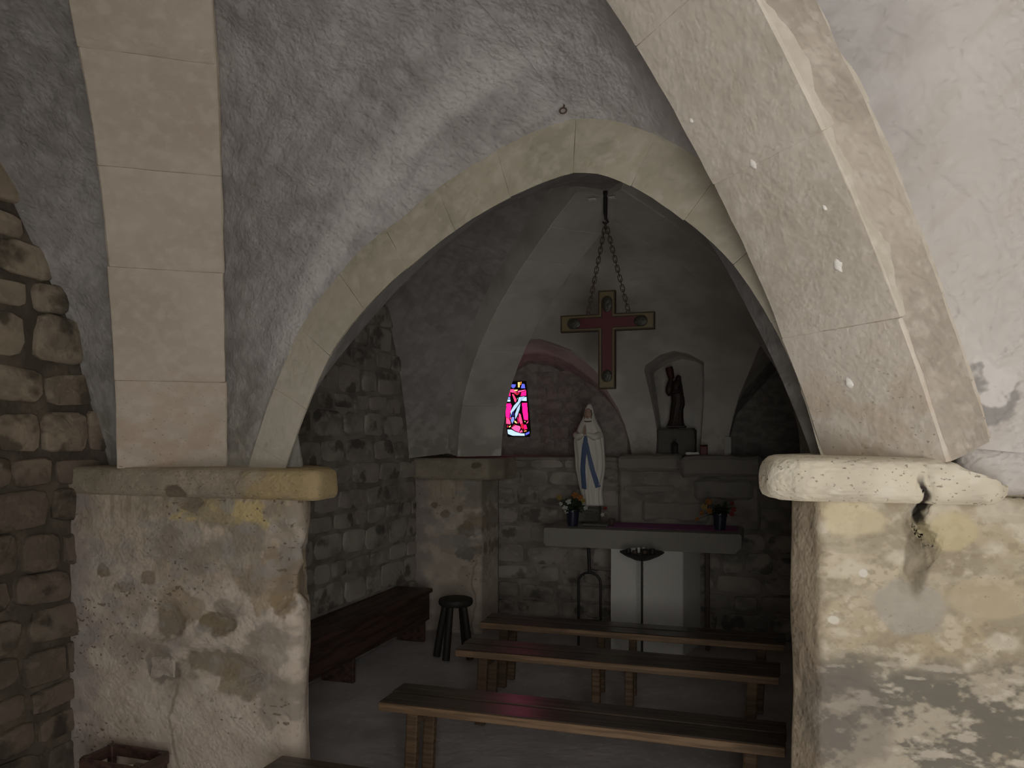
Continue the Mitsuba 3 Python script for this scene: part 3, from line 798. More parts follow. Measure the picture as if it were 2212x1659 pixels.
stone_arch(TA, k, list(np.linspace(0, APEX, 9)) + list(np.linspace(APEX, 1, 8)[1:]), .13, .215, 'arch_stone', 35, lat0=0.0, vary=.002, splay=.15)

# ------------------------------------------------------------------ stained glass window
wi = struct('window_1', 'small stained glass slit window glowing crimson and blue in the left recess')
GY = 7.945
RED, PINK, BLUE, PALE, CYAN, AMBER, ORANGE, DEEP = (1.0, .005, .11), (.6, .036, .12), (.045, .05, .30), (.10, .13, .32), (.145, .20, .27), (.26, .18, .06), (.30, .10, .02), (.006, .006, .05)
CRIM = (.22, .006, .015)
panes = [
    ([(400, 225), (535, 235), (520, 300), (480, 335), (430, 320)], BLUE, .8), ([(575, 190), (625, 185), (620, 310), (580, 315)], AMBER, 1.2), ([(640, 180), (668, 180), (650, 255), (632, 260)], ORANGE, .9),
    ([(680, 220), (740, 235), (757, 340), (650, 340), (655, 285)], BLUE, .9), ([(335, 355), (480, 350), (500, 400), (560, 420), (520, 450), (400, 420)], PINK, .7), ([(490, 365), (575, 362), (560, 395), (500, 395)], AMBER, 1.3),
    ([(590, 385), (750, 362), (770, 385), (640, 425), (560, 445)], PINK, .9), ([(325, 400), (390, 425), (400, 515), (305, 512)], RED, .8), ([(660, 425), (770, 395), (775, 510), (640, 515)], RED, .8),
    ([(285, 530), (390, 530), (395, 585), (280, 600)], PALE, .9), ([(282, 603), (395, 590), (395, 645), (285, 640)], CYAN, 1.2), ([(435, 465), (475, 470), (545, 600), (525, 665), (500, 650), (470, 560)], PINK, .55),
    ([(475, 430), (600, 440), (630, 460), (560, 500), (500, 470)], CRIM, .8), ([(600, 545), (740, 525), (660, 620), (560, 760), (480, 860), (415, 960), (400, 880), (480, 740), (580, 640)], CYAN, 1.0),
    ([(745, 540), (780, 540), (785, 635), (670, 630), (690, 590)], CYAN, 1.2), ([(560, 560), (580, 555), (575, 600), (562, 595)], (.1, .8, .4), .6), ([(635, 690), (615, 830), (560, 980), (515, 1060), (510, 940), (560, 800)], CYAN, .95),
    ([(275, 690), (400, 680), (430, 740), (405, 850), (380, 960), (370, 1050), (285, 1005)], RED, .9), ([(670, 680), (800, 675), (825, 1000), (820, 1090), (720, 1080), (685, 900)], RED, .9),
    ([(400, 960), (420, 960), (400, 1010), (385, 1005)], BLUE, .8), ([(395, 1015), (430, 1020), (425, 1070), (390, 1060)], PINK, .6), ([(440, 1000), (495, 1010), (495, 1090), (440, 1180), (405, 1085)], PALE, .7),
    ([(295, 1020), (370, 1060), (400, 1130), (400, 1180), (300, 1170)], PINK, .7), ([(600, 920), (640, 940), (690, 1150), (640, 1180), (600, 1100)], PINK, .65), ([(560, 1010), (585, 1010), (600, 1150), (575, 1170)], RED, .5),
    ([(490, 1095), (520, 1100), (560, 1150), (545, 1165), (500, 1140)], AMBER, 1.2), ([(730, 1100), (755, 1110), (755, 1135), (735, 1130)], AMBER, 1.1), ([(775, 1150), (828, 1095), (820, 1150), (780, 1175)], PINK, 1.0),
    ([(360, 1235), (400, 1205), (410, 1230), (370, 1258)], AMBER, 1.2), ([(420, 1265), (520, 1200), (620, 1225), (640, 1270), (600, 1370), (500, 1330)], PINK, 1.0), ([(440, 1220), (490, 1180), (520, 1190), (450, 1235)], CRIM, .8),
    ([(625, 1350), (670, 1310), (690, 1370), (620, 1380)], PINK, .9), ([(720, 1190), (770, 1190), (800, 1290), (720, 1310)], RED, .5), ([(722, 1325), (785, 1320), (785, 1355), (720, 1365)], ORANGE, .9),
    ([(325, 1305), (420, 1305), (520, 1360), (640, 1395), (735, 1400), (735, 1455), (450, 1450), (340, 1410)], CYAN, 1.15), ([(755, 1395), (850, 1350), (848, 1400), (760, 1445)], BLUE, .8), ([(330, 1180), (360, 1230), (330, 1275), (310, 1230)], CRIM, .6),
    ([(645, 1180), (700, 1160), (715, 1260), (690, 1300), (650, 1260)], CRIM, .8), ([(660, 560), (690, 545), (640, 650), (610, 660)], BLUE, .5), ([(440, 900), (490, 860), (500, 990), (430, 985)], DEEP, .8),
]
for poly, col, lev in panes:
    m = prism([(gu(x), gz(y)) for x, y in poly], GY, GY + .006)
    k = part(wi, 'pane', m, 'black_lead', False)
    scene[k]['emitter'] = {'type': 'area', 'radiance': {'type': 'rgb', 'value': [c * lev * WINDOW_LEVEL for c in col]}, 'sampling_weight': .03}
part(wi, 'lead_sheet', prism(GLASS, GY + .004, GY + .020), 'black_lead', False)
for poly, col, lev in panes[::3]:
    q = np.array([(gu(x), GY - .001, gz(y)) for x, y in poly + poly[:1]])
    part(wi, 'lead_came', tube(q, .0022, 5), 'black_lead', 40)

# ------------------------------------------------------------------ benches
def bench(x0, x1, y0, depth, label, mids=(), top=.46):
    t = thing('wooden_bench', label, 'bench', None)
    L, c = x1 - x0, (x0 + x1) / 2
    d1 = depth * .5
    th = .042
    for k, (ya, dd) in enumerate(((y0, d1), (y0 + d1 + .008, depth - d1 - .008))):
        lo = .004 * k
        part(t, 'seat_plank', cbox((L + (.012 if k else 0), dd, th), .004, (c, ya + dd / 2, top - th / 2 + lo)), 'bench_top_wood', 20)
    part(t, 'front_edge', cbox((L - .004, .014, th - .002), .003, (c, y0 - .006, top - th / 2 - .002)), 'bench_edge_wood', 20, 'worn pale front edge')
    for x in (x0 + .17, x1 - .14):
        part(t, 'rail', cbox((.035, depth - .04, .07), .004, (x, y0 + depth / 2, top - th - .035)), 'leg_wood', 20)
        for y in (y0 + .04, y0 + depth - .045):
            part(t, 'leg', bar((x - .02, y, 0), (x, y, top - th), .06, .045), 'leg_wood', 20)
    for x in mids:
        part(t, 'leg', bar((x, y0 + depth * .55, 0), (x, y0 + depth * .55, top - th), .05, .045), 'leg_wood', 20)
    for x in (x0 + .17, x1 - .14) + tuple(mids):
        b = lathe([(.006, 0), (.007, .0015), (.004, .003)], 10, (x, y0 + depth * .3, top))
        part(t, 'nail', b, 'rust_iron', 30)
    return t
bench(-1.89, .05, 2.52, .28, 'plain wooden bench nearest the visitor, cut off by the bottom of the picture')
bench(-1.84, .06, 3.535, .30, 'long two-plank wooden bench with worn tan edge, first full row from the visitor')
bench(-1.85, .045, 4.565, .28, 'long wooden bench in the middle row before the altar', (-1.0, -.80))
bench(-1.96, .085, 5.30, .28, 'long wooden bench of the farthest row, end nearest the round stool', (-1.12, -.90))

t = thing('wall_bench', 'long dark red wooden bench with a deep apron along the left wall', 'bench')
ya, yb = 3.85, 6.375
part(t, 'seat', cbox((.34, yb - ya, .035), .005, (-2.965, (ya + yb) / 2, .4425)), 'dark_wood', 20)
part(t, 'apron', cbox((.03, yb - ya - .03, .235), .004, (-2.835, (ya + yb) / 2, .3075)), 'dark_wood', 20)
for y in (ya + .04, 5.1, yb - .05):
    part(t, 'end_panel', cbox((.26, .035, .425), .004, (-2.98, y, .2125)), 'dark_wood', 20)

t = thing('round_stool', 'dark round-topped wooden stool with splayed legs before the far left pilaster', 'stool')
sx, sy = -2.425, 5.99
part(t, 'seat', lathe([(.11, .410), (.128, .414), (.138, .427), (.140, .447), (.134, .464), (.115, .472), (.0, .474)], 32, (sx, sy, 0)), 'stool_wood', 40)
for a in (200, 262, 340, 80):
    c, s = math.cos(math.radians(a)), math.sin(math.radians(a))
    part(t, 'leg', tube([(sx + c * .085, sy + s * .085, .415), (sx + c * .12, sy + s * .12, .22), (sx + c * .155, sy + s * .155, 0)], [.026, .029, .030], 10), 'stool_wood', 40)

# ------------------------------------------------------------------ altar and what stands on it
AX0, AX1, AY0, AY1, AZ = -1.84, -.22, 6.54, 7.14, 1.0
t = thing('stone_altar', 'grey stone altar table with thick slab on a pale block', 'altar')
sl = hull([(x, y, z) for y in (AY0, AY1) for x, z in ((AX0, AZ - .012), (AX0 + .012, AZ), (AX1 - .012, AZ), (AX1, AZ - .012), (AX1, .90), (AX1 - .05, .845), (AX0 + .02, .845), (AX0, .87))])
part(t, 'slab', rough(refined(sl, .07), .004, 7, 2), 'altar_stone', 35)
part(t, 'block', rough(refined(hull([(x, y, z) for z in (-.01, .85) for x, y in ((-1.27, 6.58), (-.683, 6.58), (-.675, 6.59), (-.575, 7.02), (-1.27, 7.02))]), .07), .004, 6, 3), 'white_stone', 35, 'whitewashed square block under the slab')
part(t, 'support', bar((-.50, 6.80, .0), (-.50, 6.80, .85), .035, .035), 'rust_iron', 30)
t = thing('iron_hoop', 'dark wrought iron hoop on two legs under the left end of the altar', 'iron frame')
q = [(-1.555, 6.62, 0), (-1.555, 6.62, .50)] + [(-1.46 - .095 * math.cos(a), 6.62, .54 + .085 * math.sin(a)) for a in np.linspace(0, np.pi, 9)] + [(-1.365, 6.62, .50), (-1.365, 6.62, 0)]
part(t, 'hoop', tube(q, .011, 8), 'black_iron', 40)
part(t, 'crossbar', tube([(-1.555, 6.62, .22), (-1.365, 6.62, .22)], .008, 6), 'black_iron', 40)
part(t, 'stem', tube([(-1.46, 6.62, .62), (-1.465, 6.60, .84)], .015, 8), 'black_iron', 40)

whole('altar_glow_cloth', 'added purple cloth strip carrying the window glow on the altar top', 'cloth', rough(refined(cbox((1.08, .40, .006), .002, (-.80, 6.90, AZ + .006)), .05), .002, 9, 3), 'purple_glow_cloth', True)  # strip added to show the purple window glow on the slab

# candle stand before the altar
t = thing('candle_stand', 'black iron candle stand with a round tray before the altar', 'candle stand')
cx, cy, cz = -.952, 6.20, .868
part(t, 'tray', lathe([(.012, cz - .062), (.06, cz - .05), (.13, cz - .02), (.168, cz + .004), (.172, cz + .010), (.165, cz + .010), (.12, cz - .002), (.0, cz - .004)], 40, (cx, cy, 0)), 'black_iron', 40)
part(t, 'pole', tube([(cx, cy, .02), (cx, cy, cz - .05)], .0085, 10), 'black_iron', 40)
part(t, 'base', lathe([(.17, 0), (.172, .012), (.15, .018), (.03, .03), (.012, .05)], 32, (cx, cy, 0)), 'black_iron', 40)
CAND = ('black candle cup nearest the left rim of the iron tray', 'pale candle cup on the left of the tray, behind the leftmost black cup', 'rusty candle cup at the left front of the iron tray', 'thin pale candle stub just left of the middle of the tray',
        'thin pale candle stub at the back rim of the tray', 'rusty candle cup at the front of the tray, right of its middle', 'black candle cup in the middle of the iron tray', 'black candle cup on the right of the tray, behind the tall one', 'tall black candle cup nearest the right rim of the iron tray')
for i, (dx, dy, h, r, mt) in enumerate(((-.10, -.03, .032, .019, 'black_iron'), (-.075, .05, .030, .019, 'paper'), (-.045, -.06, .026, .019, 'rust_iron'), (-.03, .03, .04, .011, 'paper'), (0, .08, .036, .010, 'paper'),
                                    (.03, -.05, .028, .019, 'rust_iron'), (.02, .02, .03, .019, 'black_iron'), (.075, .03, .034, .02, 'black_iron'), (.085, -.03, .042, .018, 'black_iron'))):
    k = thing('candle_cup', CAND[i], 'candle', 'candles on the round iron tray')
    part(k, 'cup', lathe([(r * .85, cz - .002), (r, cz + .004), (r * 1.05, cz + h), (r * .9, cz + h), (r * .85, cz + h - .008), (0, cz + h - .008)], 14, (cx + dx, cy + dy, 0)), mt, 40)
    part(k, 'wick', tube([(cx + dx, cy + dy, cz + h - .008), (cx + dx + .002, cy + dy, cz + h + .005)], .0012, 5), 'black_lead', 40)

# praying statue
t = thing('praying_statue', 'white robed praying woman statue with blue sash standing on the altar', 'statue')
SX, SY, SZ, K = -1.549, 7.0, 1.162, .00398 / 6.38
rw = [(1545, 250, 560), (1480, 250, 545), (1400, 240, 530), (1300, 215, 535), (1200, 195, 545), (1100, 175, 565), (1000, 150, 575), (850, 145, 572), (700, 132, 560), (600, 128, 555), (530, 150, 545), (450, 180, 515), (380, 205, 480),
      (320, 240, 445), (250, 275, 425), (180, 285, 412), (130, 298, 404), (105, 316, 384), (95, 335, 365)]
ra = np.array(rw, float)
zz = np.linspace(1545, 95, 70)
le, ri = [np.interp(-zz, -ra[:, 0], ra[:, k]) for k in (1, 2)]
sm = lambda a: np.convolve(np.pad(a, 2, mode='edge'), np.ones(5) / 5, 'valid')
le, ri = sm(le), sm(ri)
ca, wa = ((le + ri) / 2 - 345) * K, (ri - le) / 2 * K
Z = SZ + (1545 - zz) * K
def depth_of(a, z):
    return a * np.interp(z, [SZ, SZ + .55, SZ + .75, SZ + .92], [.72, .62, .8, .95])
na = 72
ang = np.arange(na) * 2 * np.pi / na
R = []
for c, a, z in zip(ca, wa, Z):
    fold = 1 + np.interp(z, [SZ, SZ + .1, SZ + .6, SZ + .74, SZ + .8], [.07, .05, .04, .02, 0]) * np.sin(ang * 15 + 2.2 * np.sin(z * 7) + np.sin(ang * 4) * 1.2)
    R.append(np.stack([SX + c + a * np.cos(ang) * fold, SY + depth_of(a, z) * np.sin(ang) * fold, np.full(na, z)], -1))
part(t, 'robe', loft(np.array(R)), 'robe_white', True)
front = lambda x, z: SY - depth_of(np.interp(z, Z, wa), z) * math.sqrt(max(.02, 1 - ((x - SX - np.interp(z, Z, ca)) / np.interp(z, Z, wa)) ** 2)) * 1.05 - .004
xz = lambda zx, zy: (SX + (zx - 345) * K, SZ + (1545 - zy) * K)
def strip(lpts, rpts, n=14):
    q = []
    for i in np.linspace(0, 1, n):
        row = []
        a = [np.interp(i, np.linspace(0, 1, len(lpts)), [p[k] for p in lpts]) for k in (0, 1)]
        b = [np.interp(i, np.linspace(0, 1, len(rpts)), [p[k] for p in rpts]) for k in (0, 1)]
        for w in np.linspace(0, 1, 5):
            x, z = xz(a[0] + (b[0] - a[0]) * w, a[1] + (b[1] - a[1]) * w)
            row.append((x, front(x, z), z))
        q.append(row + [(x_, y_ + .012, z_) for x_, y_, z_ in row[::-1]])
    return loft(np.array(q))
part(t, 'sash', cat(strip([(308, 545), (275, 700), (258, 850), (245, 1050), (258, 1300)], [(350, 545), (365, 700), (330, 850), (322, 1050), (335, 1310)]),
                    strip([(345, 660), (350, 830), (385, 1000), (465, 1290)], [(362, 640), (405, 830), (450, 1000), (525, 1270)])), 'sash_blue', 40, 'long blue sash hanging in two ends')
fx, fz = xz(345, 232)
hd = trimesh.creation.icosphere(3, 1.0)
v = hd.vertices
v = v * V(.033, .036, .050)
nose = np.exp(-(v[:, 0] / .007) ** 2 - ((v[:, 2] + .002) / .013) ** 2) * (v[:, 1] < 0)
eye = (np.exp(-((np.abs(v[:, 0]) - .013) / .007) ** 2 - ((v[:, 2] - .008) / .007) ** 2)) * (v[:, 1] < 0)
v[:, 1] += -nose * .009 + eye * .004
v[:, 0] *= np.where(v[:, 2] < -.02, 1 - (-.02 - v[:, 2]) * 8, 1)
hd.vertices = v + V(fx, SY - .034, fz)
f_ = part(t, 'face', hd, 'skin_paint', True, 'painted face under the white veil')
part(t, 'hair', cat(*[tube([(fx + s * .026, SY - .046, fz + .034), (fx + s * .034, SY - .042, fz), (fx + s * .03, SY - .045, fz - .045)], [.006, .007, .004], 8) for s in (-1, 1)]), 'hair_paint', True)
for s in (-1, 1):
    part(f_, 'eye', lathe([(.0, -.002), (.0045, 0), (.0, .002)], 10, (fx + s * .013, SY - .034 - .032, fz + .008)), 'black_lead', True)
part(f_, 'mouth', tube([(fx - .009, SY - .066, fz - .026), (fx, SY - .068, fz - .0255), (fx + .009, SY - .066, fz - .026)], .0022, 6), 'statue_red', True)
part(t, 'neckline', tube([(fx + .034 * math.cos(a), SY - .03 - .036 * math.sin(a), fz - .062 - .008 * math.sin(a)) for a in np.linspace(0, np.pi, 12)], .006, 8), 'hair_paint', True)
hx, hz = xz(330, 500)
for s in (-1, 1):
    hm = [hull(np.vstack([trimesh.creation.icosphere(1, .009).vertices * V(.7, 1.2, 1) + V(hx + s * .006, SY - .125, hz + d) for d in (-.012, .018)]))]
    for i, (dy, ln) in enumerate(((-.014, .036), (-.005, .042), (.004, .040), (.012, .032))):
        hm.append(tube([(hx + s * .006, SY - .125 + dy, hz + .018), (hx + s * .005, SY - .124 + dy * .9, hz + .036), (hx + s * .003, SY - .120 + dy * .8, hz + .022 + ln)], [.0042, .004, .0028], 7))
    hm.append(tube([(hx + s * .008, SY - .138, hz), (hx + s * .008, SY - .146, hz + .014), (hx + s * .005, SY - .143, hz + .026)], [.0045, .004, .003], 7))
    part(t, 'hand', cat(*hm), 'skin_paint', True)
    ex, ez = xz(345 + s * 165, 585)
    part(t, 'sleeve', tube([(ex, SY - .05, ez + .03), ((ex + hx) / 2 + s * .02, SY - .105, ez + .012), (hx + s * .016, SY - .122, hz - .014)], [.034, .030, .016], 16), 'robe_white', True)
part(t, 'plinth', rough(refined(cbox((.20, .15, .155), .02, (SX, SY, AZ + .088)), .03), .008, 16, 4), 'niche_stone', 40, 'dark rocky plinth')

# dark statue in the niche
t = thing('dark_statue', 'dark wooden mother and child statue standing in the back wall niche', 'statue')
DX, DY, DZ, K2 = -.835, 7.52, 1.866, .000648
ra = np.array([(1150, 435, 690), (1130, 440, 685), (1080, 460, 668), (1000, 474, 662), (900, 484, 662), (830, 492, 680), (760, 498, 676), (700, 490, 670), (660, 480, 664), (600, 475, 655), (540, 490, 645), (490, 520, 636), (470, 545, 632),
               (440, 556, 634), (425, 566, 626), (415, 585, 608)], float)
zz = np.linspace(1150, 415, 50)
le, ri = [np.interp(-zz, -ra[:, 0], ra[:, k]) for k in (1, 2)]
na = 40
ang = np.arange(na) * 2 * np.pi / na
R = []
for z_, a, b in zip(zz, le, ri):
    h = (b - a) / 2 * K2
    f = 1 + (.05 if z_ > 700 else .0) * np.sin(ang * 11 + z_ * .01)
    R.append(np.stack([DX + ((a + b) / 2 - 565) * K2 + h * np.cos(ang) * f, DY + h * .75 * np.sin(ang) * f, np.full(na, DZ + (1150 - z_) * K2)], -1))
part(t, 'robe', loft(np.array(R)), 'statue_wood', True)
hd = trimesh.creation.icosphere(2, 1.0); hd.vertices = hd.vertices * V(.026, .03, .034) + V(DX + (596 - 565) * K2, DY - .008, DZ + (1150 - 452) * K2)
hd.vertices[:, 1] -= np.exp(-((hd.vertices[:, 0] - DX - .02) / .006) ** 2 - ((hd.vertices[:, 2] - DZ - .452) / .012) ** 2) * .006
part(t, 'head', hd, 'statue_wood', True)
c1 = lambda zx, zy, dy: V(DX + (zx - 565) * K2, DY + dy, DZ + (1150 - zy) * K2)
part(t, 'child', tube([c1(470, 700, -.05), c1(472, 650, -.06), c1(478, 590, -.06), c1(486, 530, -.055), c1(496, 470, -.05), c1(500, 440, -.05)], [.012, .034, .036, .028, .020, .026], 16), 'statue_wood', True, 'small child figure on the arm')
part(t, 'child_headdress', tube([c1(504, 450, -.05), c1(490, 390, -.05), c1(478, 330, -.05), c1(468, 292, -.05)], [.030, .034, .035, .033], 14), 'statue_red', 40, 'dull red upright headdress')
part(t, 'arm', tube([c1(630, 560, -.02), c1(610, 640, -.06), c1(530, 660, -.08)], [.018, .020, .013], 12), 'statue_wood', True)
part(t, 'base', cbox((.17, .13, .02), .004, (DX, DY, DZ + .006)), 'statue_wood', 30)
whole('stone_pedestal', 'dark stone block carrying the wooden statue in the niche', 'pedestal', rough(refined(cbox((.34, .26, .265), .02, (DX, 7.56, 1.722)), .04), .012, 10, 6), 'niche_stone', 40)

# small things on the ledge
t = thing('votive_lantern', 'small black votive lantern on the ledge below the dark statue', 'lantern')
part(t, 'body', lathe([(.03, 1.60), (.034, 1.61), (.03, 1.62), (.031, 1.70), (.034, 1.705), (.02, 1.725), (.006, 1.735), (.0, 1.74)], 8, (-.825, 7.29, 0)), 'black_iron', 20)
part(t, 'ring', trimesh.creation.torus(.012, .002, major_sections=16, minor_sections=6, transform=trimesh.transformations.translation_matrix((-.825, 7.29, 1.748)) @ trimesh.transformations.rotation_matrix(math.pi / 2, (1, 0, 0))), 'black_iron', 40)
t = thing('red_votive_candle', 'small dull red votive candle box on the ledge right of the niche', 'candle')
part(t, 'cup', cbox((.062, .06, .085), .006, (-.565, 7.26, 1.652)), 'red_box', 20)
part(t, 'lid', cbox((.066, .064, .012), .004, (-.565, 7.26, 1.70)), 'statue_red', 20)
whole('paper_card', 'white folded card leaning upright on the ledge at the right recess', 'card', cat(cbox((.055, .004, .17), .001, (-.365, 7.30, 1.69), .35), cbox((.008, .004, .17), .001, (-.335, 7.285, 1.69), .9)), 'paper', 20)
whole('stone_shard', 'small pale stone shard lying on the ledge before the red candle', 'stone', rough(refined(cbox((.12, .04, .022), .008, (-.66, 7.20, 1.628), .25), .02), .006, 30, 3), 'chip_white', 40)
t = thing('offering_cup', 'tiny dark footed cup at the foot of the praying statue', 'cup')
part(t, 'bowl', lathe([(.018, AZ + .008), (.02, AZ + .015), (.01, AZ + .022), (.026, AZ + .045), (.030, AZ + .072), (.024, AZ + .070), (.0, AZ + .03)], 18, (-1.29, 6.72, 0)), 'rust_iron', 40)
t = thing('glass_casket', 'small glass box behind the flowers at the foot of the praying statue', 'box')
part(t, 'base', cbox((.22, .10, .02), .004, (-1.44, 6.78, AZ + .016)), 'niche_stone', 20)
gl = {'type': 'thindielectric'}
scene['clear_glass'] = gl
for nm, s_, c_ in (('front_pane', (.20, .003, .09), (-1.44, 6.735, AZ + .071)), ('back_pane', (.20, .003, .09), (-1.44, 6.825, AZ + .071)), ('top_pane', (.20, .09, .003), (-1.44, 6.78, AZ + .118))):
    part(t, nm, cbox(s_, .0005, c_), 'clear_glass', False)

def petals(c, r, n, cup, seed):
    rr = np.random.default_rng(seed)
    ms = []
    ax = norm(V(rr.uniform(-.6, .6), -1, rr.uniform(-.1, .7)))
    e1 = norm(np.cross(ax, V(0, 0, 1))); e2 = np.cross(ax, e1)
    for layer in range(2):
        for i in range(n):
            a = 2 * np.pi * (i + .5 * layer) / n + rr.uniform(-.1, .1)
            d = e1 * math.cos(a) + e2 * math.sin(a); s = np.cross(ax, d)
            L = r * (1 - .3 * layer)
            P = []
            for q, w, h in ((0, .12, 0), (.4, .42, .25), (.75, .46, .38), (1, .22, .34)):
                o = c + d * L * q + ax * (h * cup * r + layer * r * .18)
                P.append([o - s * w * L * .8, o + ax * r * .03, o + s * w * L * .8, o - ax * r * .03])
            ms.append(loft(np.array(P)))
    ms.append(trimesh.creation.icosphere(1, r * .28)); ms[-1].apply_translation(c + ax * r * .15)
    return cat(*ms)

def flower_pot(label, x, y, flowers, seed, spread=.12, r=.055, AZ=1.004):
    t = thing('potted_flowers', label, 'potted flowers')
    part(t, 'pot', lathe([(r * .75, AZ), (r * .78, AZ + .01), (r, AZ + .115), (r * 1.1, AZ + .12), (r * 1.1, AZ + .14), (r * .95, AZ + .14), (r * .9, AZ + .12), (0, AZ + .12)], 24, (x, y, 0)), 'pot_blue', 40, 'dark blue pot')
    rr = np.random.default_rng(seed)
    lv, stems = [], []
    for i in range(60):
        a, el = rr.uniform(0, 2 * np.pi), rr.uniform(.1, 1.2)
        L = rr.uniform(.06, .11)
        d = V(math.cos(a) * math.cos(el), math.sin(a) * math.cos(el), math.sin(el))
        o = V(x, y, AZ + .13) + d * rr.uniform(.0, spread * .6)
        s = norm(np.cross(d, V(.1, .2, 1)))
        P = []
        for q, w in ((0, .05), (.35, .2), (.7, .16), (1, .02)):
            c = o + d * L * q - V(0, 0, 1) * q * q * L * .35
            P.append([c - s * w * L, c + V(0, 0, .0015), c + s * w * L, c - V(0, 0, .0015)])
        lv.append(loft(np.array(P)))
    for (fx_, fz_, fr, mt) in flowers:
        c = V(fx_, y - .02 - rr.uniform(0, .05), fz_)
        stems.append(tube([V(x, y, AZ + .12), (V(x, y, AZ + .16) + c) / 2 + V(0, .01, 0), c + V(0, .005, -.003)], .0025, 5))
    part(t, 'foliage', cat(*lv), 'leaf', 40)
    part(t, 'stems', cat(*stems), 'leaf', 40)
    for i, (fx_, fz_, fr, mt) in enumerate(flowers):
        part(t, 'flower', petals(V(fx_, y - .055, fz_), fr, 5, 1.0, seed + i), mt, 40)
flower_pot('potted flowers in white and yellow beside the foot of the praying statue', -1.635, 6.74,
           [(-1.745, 1.245, .028, 'petal_yellow'), (-1.66, 1.215, .026, 'petal_white'), (-1.69, 1.16, .026, 'petal_white'), (-1.672, 1.135, .026, 'petal_white'), (-1.60, 1.27, .030, 'petal_orange'), (-1.56, 1.255, .028, 'petal_orange'),
            (-1.53, 1.225, .024, 'petal_yellow'), (-1.505, 1.165, .022, 'petal_white'), (-1.36, 1.11, .018, 'petal_white'), (-1.34, 1.165, .018, 'petal_red'), (-1.73, 1.195, .018, 'petal_white')], 41, .14)
flower_pot('potted flowers in orange and red at the right end of the altar', -.394, 6.70,
           [(-.485, 1.245, .03, 'petal_orange'), (-.515, 1.20, .028, 'petal_yellow'), (-.53, 1.15, .024, 'petal_orange'), (-.47, 1.17, .026, 'petal_orange'), (-.30, 1.235, .02, 'petal_red'), (-.285, 1.19, .024, 'petal_red'), (-.30, 1.15, .022, 'petal_red'), (-.57, 1.10, .02, 'petal_orange')], 51, .13, AZ=1.016)

# ------------------------------------------------------------------ hanging cross
CXc, CYc, CZc = -1.057, 5.35, 2.547
t = thing('hanging_cross', 'red cross with gilt frame hung on two chains above the altar bay', 'cross')
hw, up, dn, arm = .058, .215, .452, .322
def cross_poly(hw, up, dn, arm, r=0):
    p = Polygon([(-hw, -dn), (hw, -dn), (hw, -hw), (arm, -hw), (arm, hw), (hw, hw), (hw, up), (-hw, up), (-hw, hw), (-arm, hw), (-arm, -hw), (-hw, -hw)])
    return p.buffer(0) if not r else p
def put(m):
    m.apply_translation((CXc, CYc, CZc)); return m
from shapely.ops import unary_union
inner = unary_union([LineString([(0, -dn + .085), (0, up - .075)]).buffer(.040), LineString([(-arm + .085, 0), (arm - .085, 0)]).buffer(.040)])
outer = cross_poly(hw, up, dn, arm)
part(t, 'frame', put(prism(outer.buffer(-.006).difference(inner), -.020, .016)), 'gilt', False, 'gilt cross-shaped frame')
part(t, 'moulding', put(prism(outer.difference(outer.buffer(-.009)), -.026, .018)), 'gilt_dark', False)
part(t, 'panel', put(prism(inner.buffer(.004), -.006, .014)), 'cross_red', False, 'sunken crimson panel')
part(t, 'bead', put(prism(inner.buffer(.001).difference(inner.buffer(-.006)), -.014, -.004)), 'gilt_dark', False)
for dx, dz, rx, rz in ((0, up - .088, .036, .058), (0, -dn + .085, .036, .046), (-arm + .092, 0, .048, .036), (arm - .092, 0, .048, .036)):
    md = trimesh.creation.icosphere(3, 1.0); md.vertices = md.vertices * V(rx, .010, rz) + V(dx, -.008, dz)
    md.vertices[:, 1] -= (meshkit.fbm(md.vertices * 90, 2, 3) - .5) * .006
    part(t, 'medallion', put(md), 'medallion_green', True, 'dark painted medallion')
for sx_, x in ((-1, -.132), (1, .142)):
    part(t, 'eyelet', put(trimesh.creation.torus(.012, .003, major_sections=18, minor_sections=6, transform=trimesh.transformations.translation_matrix((x, 0, hw + .010)) @ trimesh.transformations.rotation_matrix(math.pi / 2, (1, 0, 0)))), 'rust_iron', 40)

HOOK = V(-1.068, 5.35, 3.225)
def link(c, d, turn, L, W, r=.0033):
    d = norm(d); a = norm(np.cross(d, V(math.cos(turn), math.sin(turn), .1))); n = 14
    q = [c + d * (L / 2 - W / 2) * np.sign(math.sin(th)) * min(1, abs(math.sin(th)) * 6) + a * W / 2 * math.cos(th) + d * W / 2 * math.sin(th) for th in np.linspace(0, 2 * np.pi, n, endpoint=False)]
    q = np.array(q)
    tt = norm(np.roll(q, -1, 0) - np.roll(q, 1, 0)); b = np.cross(d, a)
    nn = np.cross(tt, b)
    ang = np.arange(6) * np.pi / 3
    R = q[:, None] + r * (np.cos(ang)[None, :, None] * nn[:, None] + np.sin(ang)[None, :, None] * b)
    R = np.concatenate([R, R[:1]])
    return loft(R, caps=False)
for nm, x in (('left', -.132), ('right', .142)):
    t = thing('hanging_chain', f'rusty iron chain to the {nm} arm of the hanging cross', 'chain')
    a, b = HOOK, V(CXc + x, CYc, CZc + hw + .020)
    L = np.linalg.norm(b - a); n = int(L / .034)
    for i in range(n):
        big = (nm == 'left' and i == n - 6)
        part(t, 'link', link(a + (b - a) * (i + .5) / n, b - a, (i % 2) * 1.45 + .15, L / n + (.016 if not big else .026), .025 if not big else .042), 'rust_iron', 40)
t = thing('ceiling_hook', 'dark iron hook in the vault from which the cross hangs', 'hook')
